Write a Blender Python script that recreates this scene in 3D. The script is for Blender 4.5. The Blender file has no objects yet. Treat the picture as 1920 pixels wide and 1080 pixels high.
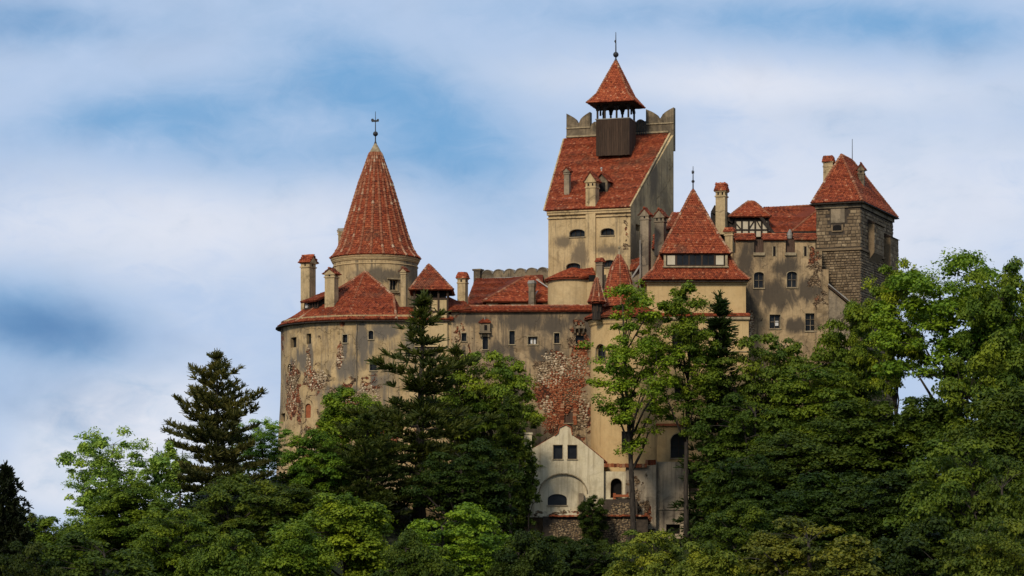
import bpy, bmesh, math, random
import numpy as np
from mathutils import Vector, Matrix, noise as mnoise

random.seed(7)
SC = bpy.context.scene
COL = SC.collection

# ------------------------------------------------------------------ camera
F = 5000.0                                   # focal length in pixels of the 1920 px wide photograph
cam_d = bpy.data.cameras.new('camera')
cam = bpy.data.objects.new('camera', cam_d)
COL.objects.link(cam)
cam_d.sensor_width = 36.0
cam_d.lens = 36.0 * F / 1920.0
cam_d.shift_y = 540.0 / 1920.0               # level camera on a hillside below, lens shifted up
cam_d.clip_start = 1.0
cam_d.clip_end = 20000.0
cam.location = (0, 0, 0)
cam.rotation_euler = (math.radians(90), 0, 0)
SC.camera = cam

# ------------------------------------------------------------------ world, sun, exposure
SUN_DIR = Vector((-0.35, -0.80, 0.58)).normalized()      # towards the sun: behind the camera, to the side
SUN_EL = math.asin(SUN_DIR.z)
SUN_ROT = math.atan2(SUN_DIR.x, SUN_DIR.y)
SC.view_settings.view_transform = 'Standard'
SC.view_settings.look = 'None'
SC.view_settings.gamma = 1.0
SC.view_settings.use_curve_mapping = False
SC.view_settings.exposure = 0.0
SC.render.film_transparent = False
SC.cycles.max_bounces = 6
SC.cycles.diffuse_bounces = 3
SC.cycles.transparent_max_bounces = 4
SC.cycles.use_denoising = True

sun_d = bpy.data.lights.new('sun', 'SUN')
sun_d.energy = 2.9
sun_d.angle = math.radians(10.0)
sun_d.color = (1.0, 0.91, 0.76)
sun = bpy.data.objects.new('sun', sun_d)
COL.objects.link(sun)
sun.rotation_euler = SUN_DIR.to_track_quat('Z', 'Y').to_euler()
sun.location = (-60, -40, 90)


class NT:
    """short-hand for building node trees"""
    def __init__(s, tree):
        s.t = tree
        s.n = tree.nodes
        s.l = tree.links

    def new(s, kind, **kw):
        n = s.n.new(kind)
        for k, v in kw.items():
            setattr(n, k, v)
        return n

    def put(s, sock, v):
        if isinstance(v, bpy.types.NodeSocket):
            s.l.new(v, sock)
        elif v is not None:
            if hasattr(sock.default_value, '__len__') and not hasattr(v, '__len__'):
                v = [v] * len(sock.default_value)
            if hasattr(v, '__len__') and len(v) == 3 and len(sock.default_value) == 4:
                v = (*v, 1.0)
            sock.default_value = v

    def math(s, op, a, b=None, c=None, clamp=False):
        n = s.new('ShaderNodeMath', operation=op, use_clamp=clamp)
        for i, v in enumerate((a, b, c)):
            if v is not None:
                s.put(n.inputs[i], v)
        return n.outputs[0]

    def vmath(s, op, a, b=None):
        n = s.new('ShaderNodeVectorMath', operation=op)
        s.put(n.inputs[0], a)
        if b is not None:
            s.put(n.inputs[1], b)
        return n.outputs[0]

    def noise(s, vec, scale=1.0, detail=4.0, rough=0.55, dist=0.0, col=False):
        n = s.new('ShaderNodeTexNoise')
        s.put(n.inputs['Vector'], vec)
        n.inputs['Scale'].default_value = scale
        n.inputs['Detail'].default_value = detail
        n.inputs['Roughness'].default_value = rough
        n.inputs['Distortion'].default_value = dist
        return n.outputs['Color' if col else 'Fac']

    def voronoi(s, vec, scale=1.0, feature='F1', rand=1.0):
        n = s.new('ShaderNodeTexVoronoi', feature=feature)
        s.put(n.inputs['Vector'], vec)
        n.inputs['Scale'].default_value = scale
        n.inputs['Randomness'].default_value = rand
        return n

    def mix(s, f, a, b, mode='MIX'):
        n = s.new('ShaderNodeMix', data_type='RGBA', blend_type=mode)
        s.put(n.inputs['Factor'], f)
        s.put(n.inputs['A'] if False else n.inputs[6], a)
        s.put(n.inputs[7], b)
        return n.outputs[2]

    def ramp(s, f, stops):
        n = s.new('ShaderNodeValToRGB')
        cr = n.color_ramp
        while len(cr.elements) < len(stops):
            cr.elements.new(0.5)
        for e, (p, c) in zip(cr.elements, stops):
            e.position = p
            e.color = (c, c, c, 1) if not hasattr(c, '__len__') else (*c, 1)
        s.put(n.inputs[0], f)
        return n.outputs[0]

    def sstep(s, f, lo, hi):
        n = s.new('ShaderNodeMapRange', interpolation_type='SMOOTHSTEP')
        s.put(n.inputs[0], f)
        n.inputs[1].default_value = lo
        n.inputs[2].default_value = hi
        return n.outputs[0]


def lin(r, g, b):
    f = lambda c: (c / 255 / 12.92) if c / 255 <= 0.04045 else ((c / 255 + 0.055) / 1.055) ** 2.4
    return (f(r), f(g), f(b))


world = bpy.data.worlds.new('World')
SC.world = world
world.use_nodes = True
W = NT(world.node_tree)
W.n.clear()
sky = W.new('ShaderNodeTexSky', sky_type='NISHITA', sun_disc=False)
sky.sun_elevation = SUN_EL
sky.sun_rotation = SUN_ROT
sky.altitude = 700
sky.air_density = 1.0
sky.dust_density = 0.4
sky.ozone_density = 2.0
tc = W.new('ShaderNodeTexCoord')
sep = W.new('ShaderNodeSeparateXYZ')
W.put(sep.inputs[0], tc.outputs['Generated'])
az = W.math('ARCTAN2', sep.outputs[0], sep.outputs[1])
el = W.math('ARCSINE', sep.outputs[2])
comb = W.new('ShaderNodeCombineXYZ')
W.put(comb.inputs[0], az)
W.put(comb.inputs[1], el)
dirv = comb.outputs[0]


def sky_at(u, v):
    return (math.atan2(u - 960, F), math.atan2(1080 - v, F))


def cloud_blob(u, v, su, sv, rot=0.0):
    """a soft oval bank of cloud (or gap in the cloud) at a bearing and a height above the horizon"""
    a, e = sky_at(u, v)
    da = W.math('SUBTRACT', az, a)
    de = W.math('SUBTRACT', el, e)
    c, s_ = math.cos(math.radians(rot)), math.sin(math.radians(rot))
    p = W.math('ADD', W.math('MULTIPLY', da, c), W.math('MULTIPLY', de, s_))
    q = W.math('SUBTRACT', W.math('MULTIPLY', de, c), W.math('MULTIPLY', da, s_))
    p = W.math('DIVIDE', p, su / F)
    q = W.math('DIVIDE', q, sv / F)
    r2 = W.math('ADD', W.math('MULTIPLY', p, p), W.math('MULTIPLY', q, q))
    return W.math('EXPONENT', W.math('MULTIPLY', r2, -1.0))


def total(*terms):
    t = terms[0]
    for x in terms[1:]:
        t = W.math('ADD', t, x)
    return t


wisp = W.vmath('MULTIPLY', dirv, (1.0, 1.6, 1.0))
n_big = W.noise(wisp, 10.0, 6.0, 0.5, 0.35)
n_mid = W.noise(W.vmath('ADD', wisp, (3.1, 1.7, 0.0)), 24.0, 6.0, 0.55, 0.3)
n_fine = W.noise(W.vmath('ADD', W.vmath('MULTIPLY', dirv, (1.0, 1.9, 1.0)), (7.0, 2.0, 0.0)), 55.0, 8.0, 0.62, 0.8)
S = lambda v, k: W.math('MULTIPLY', v, k)
gap = total(                                            # blue gaps between the clouds
    S(cloud_blob(330, 215, 360, 55, 8), 0.75),
    S(cloud_blob(760, 175, 260, 80, -25), 0.85),
    S(cloud_blob(560, 290, 280, 55, 0), 0.5),
    S(cloud_blob(70, 610, 230, 75, -12), 0.9),
    S(cloud_blob(60, 60, 260, 40, 0), 0.55),
    S(cloud_blob(1500, 45, 620, 45, -3), 0.75),
    S(cloud_blob(860, 330, 200, 90, -30), 0.55),
    S(cloud_blob(1750, 250, 260, 60, 0), 0.18),
    S(cloud_blob(120, 760, 260, 60, 0), 0.25))
murk = total(S(cloud_blob(50, 612, 220, 62, -8), 0.80), S(cloud_blob(120, 760, 300, 80, -8), 0.30), S(cloud_blob(0, 40, 260, 60, 0), .35))
gap = W.math('ADD', gap, W.math('MULTIPLY', W.math('SUBTRACT', n_big, 0.5), 1.3))
gap = W.math('ADD', gap, W.math('MULTIPLY', W.math('SUBTRACT', n_mid, 0.5), 0.7))
gap = W.math('ADD', gap, W.math('MULTIPLY', W.math('SUBTRACT', n_fine, 0.5), 0.95))
gap_m = W.sstep(gap, -0.30, 1.35)
glow = total(                                           # the brightest parts of the cloud sheet
    S(cloud_blob(300, 420, 420, 90, 4), 0.6),
    S(cloud_blob(1650, 380, 420, 200, 0), 0.75),
    S(cloud_blob(270, 820, 190, 110, 0), 1.9), S(cloud_blob(900, 480, 700, 110, 0), 0.35),
    S(cloud_blob(1350, 160, 560, 45, -2), 0.5),
    S(cloud_blob(110, 910, 120, 70, 0), 0.6))
glow = W.math('ADD', glow, W.math('MULTIPLY', W.math('SUBTRACT', n_mid, 0.5), 0.9))
glow = W.math('ADD', glow, W.math('MULTIPLY', W.math('SUBTRACT', n_fine, 0.5), 0.95))
glow_m = W.sstep(glow, -0.2, 1.1)
SKY_K = 0.10                                            # background strength
k = 1.0 / SKY_K
cl_grey = tuple(c * k for c in lin(184, 204, 233))
cl_white = tuple(c * k for c in lin(237, 238, 246))
bl_deep = tuple(c * k for c in lin(112, 166, 214))
cloud_col = W.mix(glow_m, cl_grey, cl_white)
blue_col = W.mix(0.85, sky.outputs[0], bl_deep)
sky_col = W.mix(gap_m, cloud_col, blue_col)
sky_col = W.mix(W.sstep(W.math('ADD', murk, W.math('MULTIPLY', W.math('SUBTRACT', n_mid, 0.5), 0.9)), -0.1, 1.25), sky_col, tuple(c * k for c in lin(92, 132, 180)))
# below the horizon the ground sheet hides this; keep it dark so nothing lights the scene from beneath
sky_col = W.mix(W.sstep(el, -0.05, 0.0), (0.5, 0.55, 0.5), sky_col)
bg = W.new('ShaderNodeBackground')
W.put(bg.inputs[0], sky_col)
bg.inputs[1].default_value = SKY_K
wo = W.new('ShaderNodeOutputWorld')
W.l.new(bg.outputs[0], wo.inputs[0])

# ------------------------------------------------------------------ measuring helpers


def X(u, Y):
    return (u - 960.0) * Y / F


def Z(v, Y):
    return (1080.0 - v) * Y / F


def P(u, v, Y):
    return Vector((X(u, Y), Y, Z(v, Y)))


def G(u, Y):
    return Vector((X(u, Y), Y))


def on_line(u, A, B):
    """point of the plan line A-B seen in picture column u"""
    k = (u - 960.0) / F
    d = B - A
    t = (k * A.y - A.x) / (d.x - k * d.y)
    return A + d * t


# ------------------------------------------------------------------ mesh helpers
class MB:
    def __init__(s):
        s.v = []
        s.f = []
        s.t = []
        s.m = []
        s.smooth = False

    def add(s, vs, fs, tint=0.5, mat=0):
        o = len(s.v)
        s.v.extend([tuple(p) for p in vs])
        for f in fs:
            s.f.append([i + o for i in f])
            s.t.append(tint)
            s.m.append(mat)

    def poly(s, pts, tint=0.5, mat=0):
        s.add(pts, [list(range(len(pts)))], tint, mat)

    def prism(s, plan, z0, z1, tint=0.5, mat=0, top=None):
        """closed solid over a plan polygon (counter-clockwise seen from above)"""
        n = len(plan)
        a = sum(plan[i][0] * plan[(i + 1) % n][1] - plan[(i + 1) % n][0] * plan[i][1] for i in range(n))
        if a < 0:
            plan = plan[::-1]
            top = top[::-1] if top else None
        z0s = z0 if hasattr(z0, '__len__') else [z0] * n
        z1s = z1 if hasattr(z1, '__len__') else [z1] * n
        if a < 0:
            z0s, z1s = list(z0s)[::-1], list(z1s)[::-1]
        tp = top or plan
        vs = [(p[0], p[1], z0s[i]) for i, p in enumerate(plan)] + [(p[0], p[1], z1s[i]) for i, p in enumerate(tp)]
        fs = [list(range(n))[::-1], list(range(n, 2 * n))]
        for i in range(n):
            j = (i + 1) % n
            fs.append([i, j, n + j, n + i])
        s.add(vs, fs, tint, mat)

    def extrude(s, pts, vec, tint=0.5, mat=0):
        """closed solid from a planar outline swept along vec"""
        n = len(pts)
        pts = [Vector(p) for p in pts]
        nrm = Vector((0, 0, 0))
        for i in range(n):
            nrm += pts[i].cross(pts[(i + 1) % n])
        if nrm.dot(vec) > 0:
            pts = pts[::-1]
        vs = pts + [p + vec for p in pts]
        fs = [list(range(n)), list(range(n, 2 * n))[::-1]]
        for i in range(n):
            j = (i + 1) % n
            fs.append([j, i, n + i, n + j])
        s.add(vs, fs, tint, mat)

    def box(s, c, ax, ay, az_, tint=0.5, mat=0):
        """box from its centre and three half-axis vectors"""
        c = Vector(c)
        if ax.cross(ay).dot(az_) < 0:
            ax = -ax
        vs = [c + ax * i + ay * j + az_ * k for k in (-1, 1) for j in (-1, 1) for i in (-1, 1)]
        s.add(vs, [[0, 2, 3, 1], [4, 5, 7, 6], [0, 1, 5, 4], [2, 6, 7, 3], [0, 4, 6, 2], [1, 3, 7, 5]], tint, mat)

    def bar(s, p, q, w, d, up=Vector((0, 0, 1)), tint=0.5, mat=0):
        p, q = Vector(p), Vector(q)
        ax = (q - p) / 2
        side = ax.cross(up)
        if side.length < 1e-6:
            side = ax.cross(Vector((1, 0, 0)))
        side = side.normalized() * (w / 2)
        upv = side.cross(ax).normalized() * (d / 2)
        s.box((p + q) / 2, ax, side, upv, tint, mat)

    def tube(s, pts, rad, n=6, tint=0.5, mat=0, cap=True):
        pts = [Vector(p) for p in pts]
        vs, fs = [], []
        for i, p in enumerate(pts):
            d = (pts[min(i + 1, len(pts) - 1)] - pts[max(i - 1, 0)]).normalized()
            a = d.cross(Vector((0.31, 0.2, 0.93)) if abs(d.z) < 0.9 else Vector((1, 0.1, 0))).normalized()
            b = d.cross(a)
            for k in range(n):
                t = 2 * math.pi * k / n
                vs.append(p + (a * math.cos(t) + b * math.sin(t)) * rad[i])
        for i in range(len(pts) - 1):
            for k in range(n):
                j = (k + 1) % n
                fs.append([i * n + k, i * n + j, (i + 1) * n + j, (i + 1) * n + k])
        if cap:
            fs.append(list(range(n))[::-1])
            fs.append([(len(pts) - 1) * n + k for k in range(n)])
        s.add(vs, fs, tint, mat)

    def lathe(s, c, prof, n=48, a0=0.0, a1=2 * math.pi, tint=0.5, mat=0):
        """c plan centre, prof list of (r, z) from bottom to top, closed solid"""
        full = abs(a1 - a0) > 6.28
        m = n if full else n + 1
        vs, fs = [], []
        for r, z in prof:
            for k in range(m):
                a = a0 + (a1 - a0) * k / n
                vs.append((c[0] + r * math.cos(a), c[1] + r * math.sin(a), z))
        for i in range(len(prof) - 1):
            for k in range(n):
                j = (k + 1) % m
                fs.append([i * m + k, i * m + j, (i + 1) * m + j, (i + 1) * m + k])
        fs.append([k for k in range(m)][::-1])
        fs.append([(len(prof) - 1) * m + k for k in range(m)])
        s.add(vs, fs, tint, mat)

    def ball(s, c, r, n=10, tint=0.5, mat=0):
        prof = [(r * math.sin(math.pi * i / n) + 1e-4, c[2] - r * math.cos(math.pi * i / n)) for i in range(n + 1)]
        s.lathe((c[0], c[1]), prof, 12, tint=tint, mat=mat)

    def mesh(s, name, mats, off=Vector((0, 0, 0))):
        me = bpy.data.meshes.new(name)
        co = np.array(s.v, dtype=np.float64) - np.array(off)
        me.from_pydata(co.tolist(), [], s.f)
        for m in mats:
            me.materials.append(m)
        at = me.attributes.new('tint', 'FLOAT', 'FACE')
        at.data.foreach_set('value', np.array(s.t, dtype=np.float32))
        if len(mats) > 1:
            me.polygons.foreach_set('material_index', np.array(s.m, dtype=np.int32))
        if s.smooth:
            me.polygons.foreach_set('use_smooth', np.ones(len(s.f), dtype=bool))
        me.update()
        return me


def tag(o, label=None, cat=None, group=None, kind=None):
    if label:
        o['label'] = label
    if cat:
        o['category'] = cat
    if group:
        o['group'] = group
    if kind:
        o['kind'] = kind
    return o


def thing(name, loc, label, cat, group=None):
    o = bpy.data.objects.new(name, None)
    o.empty_display_size = 0.5
    o.location = loc
    COL.objects.link(o)
    tag(o, label, cat, group, 'thing')
    return o


def root_of(o):
    while o.parent:
        o = o.parent
    return o


def part(parent, name, mb, mats, label=None):
    """one mesh object, coordinates given in the world, hung under its thing or part"""
    if not isinstance(mats, (list, tuple)):
        mats = [mats]
    off = root_of(parent).location
    me = mb.mesh(name, mats, off)
    o = bpy.data.objects.new(name, me)
    COL.objects.link(o)
    o.parent = parent
    if label:
        o['label'] = label
    return o


def cut(o, mb):
    """take the window openings out of a wall"""
    off = root_of(o).location
    me = mb.mesh('opening', list(o.data.materials), off)
    c = bpy.data.objects.new('opening', me)
    COL.objects.link(c)
    c.location = off
    md = o.modifiers.new('openings', 'BOOLEAN')
    md.operation = 'DIFFERENCE'
    md.solver = 'EXACT'
    md.use_self = True
    md.object = c
    bpy.context.view_layer.update()
    dg = bpy.context.evaluated_depsgraph_get()
    new = bpy.data.meshes.new_from_object(o.evaluated_get(dg))
    o.modifiers.clear()
    old = o.data
    if len(new.polygons) > 3:
        new.name = old.name
        o.data = new
    bpy.data.objects.remove(c)
# ------------------------------------------------------------------ materials
def new_mat(name, rough=0.85, spec=0.25):
    m = bpy.data.materials.new(name)
    m.use_nodes = True
    t = NT(m.node_tree)
    b = m.node_tree.nodes['Principled BSDF']
    b.inputs['Roughness'].default_value = rough
    b.inputs['Specular IOR Level'].default_value = spec
    return m, t, b


def bump(t, b, h, strength=0.5, dist=0.1):
    n = t.new('ShaderNodeBump')
    n.inputs['Strength'].default_value = strength
    n.inputs['Distance'].default_value = dist
    t.put(n.inputs['Height'], h)
    t.l.new(n.outputs[0], b.inputs['Normal'])


def tint_of(t):
    a = t.new('ShaderNodeAttribute', attribute_name='tint')
    return a.outputs['Fac']


def m_plaster(name, base, light, dark, stain=0.5, streak=0.4, patches=(), brickiness=0.4, seed=0.0, speck=0.5, stain_scale=0.16, stains=()):
    """old lime plaster: mottled, with dirt clouds, rain streaks and patches where it fell off the masonry.
    patches: (u, v, ru, rv, Y[, strength]) in picture measure, turned into metres here"""
    m, t, b = new_mat(name, 0.92, 0.12)
    g = t.new('ShaderNodeNewGeometry')
    pos = t.vmath('ADD', g.outputs['Position'], (seed, seed * 0.7, seed * 1.3))
    n1 = t.noise(pos, stain_scale, 7, 0.62, 0.7)
    n2 = t.noise(pos, 0.9, 6, 0.6, 0.3)
    n3 = t.noise(pos, 5.0, 4, 0.6)
    st = t.noise(t.vmath('MULTIPLY', pos, (2.6, 2.6, 0.16)), 1.0, 6, 0.65, 0.25)
    col = t.mix(t.sstep(n2, 0.3, 0.7), base, light)
    col = t.mix(t.math('MULTIPLY', t.sstep(n1, 0.62 - 0.3 * stain, 0.80 - 0.22 * stain), min(1.0, 0.55 + stain * 0.5)), col, dark)
    col = t.mix(t.math('MULTIPLY', t.sstep(st, 0.46, 0.70), min(0.97, streak * 1.8)), col, dark)
    blot = t.noise(t.vmath('ADD', pos, (17.0, 9.0, 4.0)), 0.5, 7, 0.68, 1.0)
    col = t.mix(t.math('MULTIPLY', t.sstep(blot, 0.50, 0.66), min(1.0, speck * 1.15)), col, tuple(c * 0.45 for c in base))
    col = t.mix(t.math('MULTIPLY', t.sstep(n3, 0.46, 0.72), 0.6 * speck), col, tuple(c * 0.42 for c in base))
    h = t.math('ADD', t.math('MULTIPLY', n2, 0.7), t.math('MULTIPLY', n3, 0.3))
    if speck >= 0.4:                              # hairline cracks and old render patches
        wv = t.vmath('ADD', pos, t.vmath('MULTIPLY', t.noise(pos, 0.8, 5, 0.6, 0, True), (2.2, 2.2, 2.2)))
        ck = t.voronoi(t.vmath('MULTIPLY', wv, (1.0, 1.0, 0.7)), 0.28, 'DISTANCE_TO_EDGE')
        cm = t.math('MULTIPLY', t.math('SUBTRACT', 1.0, t.sstep(ck.outputs[0], 0.004, 0.016)), t.sstep(n1, 0.46, 0.56))
        col = t.mix(t.math('MULTIPLY', cm, 0.75), col, tuple(c * 0.30 for c in base))
        pv = t.voronoi(wv, 0.33)
        pc_ = t.new('ShaderNodeSeparateColor')
        t.put(pc_.inputs[0], pv.outputs['Color'])
        col = t.mix(t.math('MULTIPLY', t.sstep(pc_.outputs[0], 0.72, 0.76), 0.30), col, tuple(min(.7, c * 1.35) for c in light))
        h = t.math('SUBTRACT', h, t.math('MULTIPLY', cm, 0.5))
    s = t.new('ShaderNodeSeparateXYZ')
    t.put(s.inputs[0], g.outputs['Position'])
    if stains:                                   # weather stains with a place and an outline of their own
        acc = None
        for (u, v, ru, rv, Y) in stains:
            dx = t.math('DIVIDE', t.math('SUBTRACT', s.outputs[0], X(u, Y)), ru * Y / F)
            dz = t.math('DIVIDE', t.math('SUBTRACT', s.outputs[2], Z(v, Y)), rv * Y / F)
            w = t.math('SUBTRACT', 1.0, t.math('SQRT', t.math('ADD', t.math('MULTIPLY', dx, dx), t.math('MULTIPLY', dz, dz))))
            acc = w if acc is None else t.math('MAXIMUM', acc, w)
        rag = t.math('ADD', acc, t.math('MULTIPLY', t.math('SUBTRACT', t.noise(t.vmath('MULTIPLY', t.vmath('ADD', pos, (5.0, 2.0, 9.0)), (1.7, 1.7, 0.55)), 0.42, 8, 0.70, 0.8), 0.5), 3.2))
        col = t.mix(t.math('MULTIPLY', t.sstep(rag, -0.30, 0.55), 0.92), col, dark)
    if patches:
        acc = None
        for p in patches:
            u, v, ru, rv, Y = p[:5]
            k = p[5] if len(p) > 5 else 1.0
            dx = t.math('DIVIDE', t.math('SUBTRACT', s.outputs[0], X(u, Y)), ru * Y / F)
            dz = t.math('DIVIDE', t.math('SUBTRACT', s.outputs[2], Z(v, Y)), rv * Y / F)
            d = t.math('SQRT', t.math('ADD', t.math('MULTIPLY', dx, dx), t.math('MULTIPLY', dz, dz)))
            w = t.math('MULTIPLY', t.math('SUBTRACT', 1.0, d), k)
            acc = w if acc is None else t.math('MAXIMUM', acc, w)
        ragged = t.math('ADD', acc, t.math('MULTIPLY', t.math('SUBTRACT', t.noise(pos, 0.75, 6, 0.65, 0.8), 0.62), 2.4))
        pm = t.sstep(ragged, 0.0, 0.12)
        warp = t.vmath('ADD', pos, t.vmath('MULTIPLY', t.noise(pos, 2.0, 2, 0.5, 0, True), (0.5, 0.5, 0.5)))
        vo = t.voronoi(t.vmath('MULTIPLY', warp, (1.0, 1.0, 1.5)), 3.1)
        ve = t.voronoi(t.vmath('MULTIPLY', warp, (1.0, 1.0, 1.5)), 3.1, 'DISTANCE_TO_EDGE')
        sc = t.new('ShaderNodeSeparateColor')
        t.put(sc.inputs[0], vo.outputs['Color'])
        stone = t.ramp(sc.outputs[0], [(0.0, (0.10, 0.062, 0.034)), (0.4, (0.21, 0.135, 0.072)), (0.75, (0.33, 0.235, 0.135)), (1.0, (0.17, 0.10, 0.055))])
        brick = t.ramp(sc.outputs[1], [(0.0, (0.085, 0.026, 0.014)), (0.5, (0.21, 0.056, 0.023)), (1.0, (0.30, 0.115, 0.052))])
        bm = t.sstep(t.noise(pos, 0.45, 3, 0.5), 0.62 - brickiness * 0.32, 0.66 - brickiness * 0.28)
        pc = t.mix(bm, stone, brick)
        mort = t.sstep(ve.outputs[0], 0.03, 0.11)
        pc = t.mix(mort, (0.045, 0.028, 0.017), pc)
        col = t.mix(pm, col, pc)
        h = t.math('ADD', t.math('MULTIPLY', h, 0.5), t.math('MULTIPLY', pm, t.math('SUBTRACT', t.math('MULTIPLY', mort, 1.2), 1.4)))
        bump(t, b, h, 0.8, 0.12)
    else:
        bump(t, b, h, 0.55, 0.06)
    t.put(b.inputs['Base Color'], col)
    return m


def m_tiles(name='roof_tile', dark=1.0, seed=0.0, old=0.5):
    m, t, b = new_mat(name, 0.8, 0.2)
    tn = tint_of(t)
    g = t.new('ShaderNodeNewGeometry')
    pos = t.vmath('ADD', g.outputs['Position'], (seed, seed, seed))
    n1 = t.noise(pos, 0.35, 6, 0.65, 0.4)
    n2 = t.noise(pos, 3.5, 4, 0.6)
    wash = t.noise(t.vmath('MULTIPLY', pos, (1.6, 1.6, 0.35)), 0.7, 5, 0.6, 0.5)
    f = t.math('ADD', t.math('MULTIPLY', tn, 0.72), t.math('MULTIPLY', t.math('ADD', n2, wash), 0.24))
    d = dark
    col = t.ramp(f, [(0.10, (0.028 * d, 0.010 * d, 0.006 * d)), (0.40, (0.118 * d, 0.024 * d, 0.010 * d)),
                     (0.64, (0.225 * d, 0.045 * d, 0.016 * d)), (0.84, (0.31 * d, 0.080 * d, 0.028 * d)), (1.0, (0.36 * d, 0.165 * d, 0.085 * d))])
    moss = t.mix(t.sstep(n2, 0.4, 0.6), (0.05, 0.032, 0.018), (0.13, 0.075, 0.04))
    col = t.mix(t.math('MULTIPLY', t.sstep(n1, 0.50, 0.68), old), col, moss)
    t.put(b.inputs['Base Color'], col)
    bump(t, b, t.noise(pos, 9, 3, 0.6), 0.4, 0.03)
    return m


def m_ridge(name):
    m, t, b = new_mat(name, 0.85, 0.2)
    g = t.new('ShaderNodeNewGeometry')
    f = t.math('ADD', t.math('MULTIPLY', tint_of(t), 0.8), t.math('MULTIPLY', t.noise(g.outputs['Position'], 3.0, 4, 0.6), 0.4))
    t.put(b.inputs['Base Color'], t.ramp(f, [(0.1, (0.06, 0.020, 0.010)), (0.45, (0.185, 0.050, 0.021)), (0.78, (0.29, 0.115, 0.055)), (1.0, (0.40, 0.27, 0.165))]))
    return m


def m_simple(name, a, c, scale=2.0, rough=0.85, stretch=(1, 1, 1), spec=0.2, bmp=0.4, metallic=0.0, tints=0.0):
    m, t, b = new_mat(name, rough, spec)
    g = t.new('ShaderNodeNewGeometry')
    n = t.noise(t.vmath('MULTIPLY', g.outputs['Position'], stretch), scale, 6, 0.62, 0.3)
    f = t.sstep(n, 0.3, 0.72)
    if tints:
        f = t.math('ADD', t.math('MULTIPLY', f, 1 - tints), t.math('MULTIPLY', tint_of(t), tints))
    t.put(b.inputs['Base Color'], t.mix(f, a, c))
    b.inputs['Metallic'].default_value = metallic
    bump(t, b, n, bmp, 0.05)
    return m


def m_stone(name, cols, seed=0.0):
    m, t, b = new_mat(name, 0.92, 0.15)
    g = t.new('ShaderNodeNewGeometry')
    pos = g.outputs['Position']
    f = t.math('ADD', t.math('MULTIPLY', tint_of(t), 0.85), t.math('MULTIPLY', t.noise(pos, 1.6, 5, 0.6), 0.3))
    col = t.ramp(f, [(0.05 + 0.95 * i / (len(cols) - 1), c) for i, c in enumerate(cols)])
    n3 = t.noise(pos, 6.0, 5, 0.65)
    col = t.mix(t.math('MULTIPLY', t.sstep(n3, 0.45, 0.7), 0.55), col, tuple(c * 0.45 for c in cols[1]))
    t.put(b.inputs['Base Color'], col)
    bump(t, b, n3, 0.7, 0.06)
    return m


def m_leaf(name, warm=(0.6, 1.0, 0.35), var=0.35):
    """leaf colour comes from each tree's own colour, with variation from leaf to leaf and bough to bough"""
    m = bpy.data.materials.new(name)
    m.use_nodes = True
    t = NT(m.node_tree)
    t.n.clear()
    oi = t.new('ShaderNodeObjectInfo')
    tn = tint_of(t)
    tc_ = t.new('ShaderNodeTexCoord')
    n = t.noise(tc_.outputs['Object'], 0.8, 3, 0.6)
    f = t.math('ADD', t.math('MULTIPLY', tn, 0.6), t.math('MULTIPLY', n, 0.6))
    val = t.math('ADD', 1.0 - var, t.math('MULTIPLY', f, 2 * var / 0.6))
    col = t.mix(1.0, oi.outputs['Color'], t.mix(t.sstep(f, 0.25, 0.95), (0.62, 0.80, 1.0), (1.25, 1.12, 0.75)), 'MULTIPLY')
    vm = t.new('ShaderNodeVectorMath', operation='SCALE')
    t.put(vm.inputs[0], col)
    t.put(vm.inputs['Scale'], val)
    col = vm.outputs[0]
    d = t.new('ShaderNodeBsdfPrincipled')
    d.inputs['Roughness'].default_value = 0.6
    d.inputs['Specular IOR Level'].default_value = 0.15
    t.put(d.inputs['Base Color'], col)
    tr = t.new('ShaderNodeBsdfTranslucent')
    t.put(tr.inputs['Color'], t.mix(1.0, col, (1.1, 1.15, 0.5), 'MULTIPLY'))
    ms = t.new('ShaderNodeMixShader')
    ms.inputs[0].default_value = 0.28
    t.l.new(d.outputs[0], ms.inputs[1])
    t.l.new(tr.outputs[0], ms.inputs[2])
    o = t.new('ShaderNodeOutputMaterial')
    t.l.new(ms.outputs[0], o.inputs[0])
    return m


OCHRE = (0.47, 0.345, 0.185)
OCHRE_L = (0.56, 0.43, 0.245)
GREY = (0.125, 0.105, 0.082)

M = {}
M['bastion'] = m_plaster('bastion_plaster', (0.395, 0.264, 0.122), (0.480, 0.336, 0.166), GREY, 0.42, 0.42,
    [(547, 730, 22, 75, 303), (577, 690, 7, 60, 301, 0.9), (590, 715, 35, 40, 301, 0.75), (640, 765, 50, 55, 300), (690, 720, 40, 30, 300, 0.6),
     (637, 665, 9, 35, 300, 0.9), (560, 760, 14, 40, 302, 0.8), (600, 830, 60, 60, 300, 0.8), (642, 607, 5, 6, 300, 1.3), (600, 640, 6, 30, 300, 0.5), (530, 620, 5, 60, 308, 0.8),
     (720, 800, 80, 60, 300, 0.7)], 0.45, 3.0,
    stains=[(680, 640, 14, 50, 300), (655, 690, 22, 30, 300), (568, 670, 20, 26, 301), (548, 700, 10, 40, 303), (720, 620, 30, 16, 300), (640, 735, 50, 14, 300), (790, 640, 40, 40, 300), (647, 660, 5, 26, 300), (700, 712, 7, 24, 300), (579, 660, 5, 26, 301), (695, 652, 5, 20, 300)])
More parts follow.
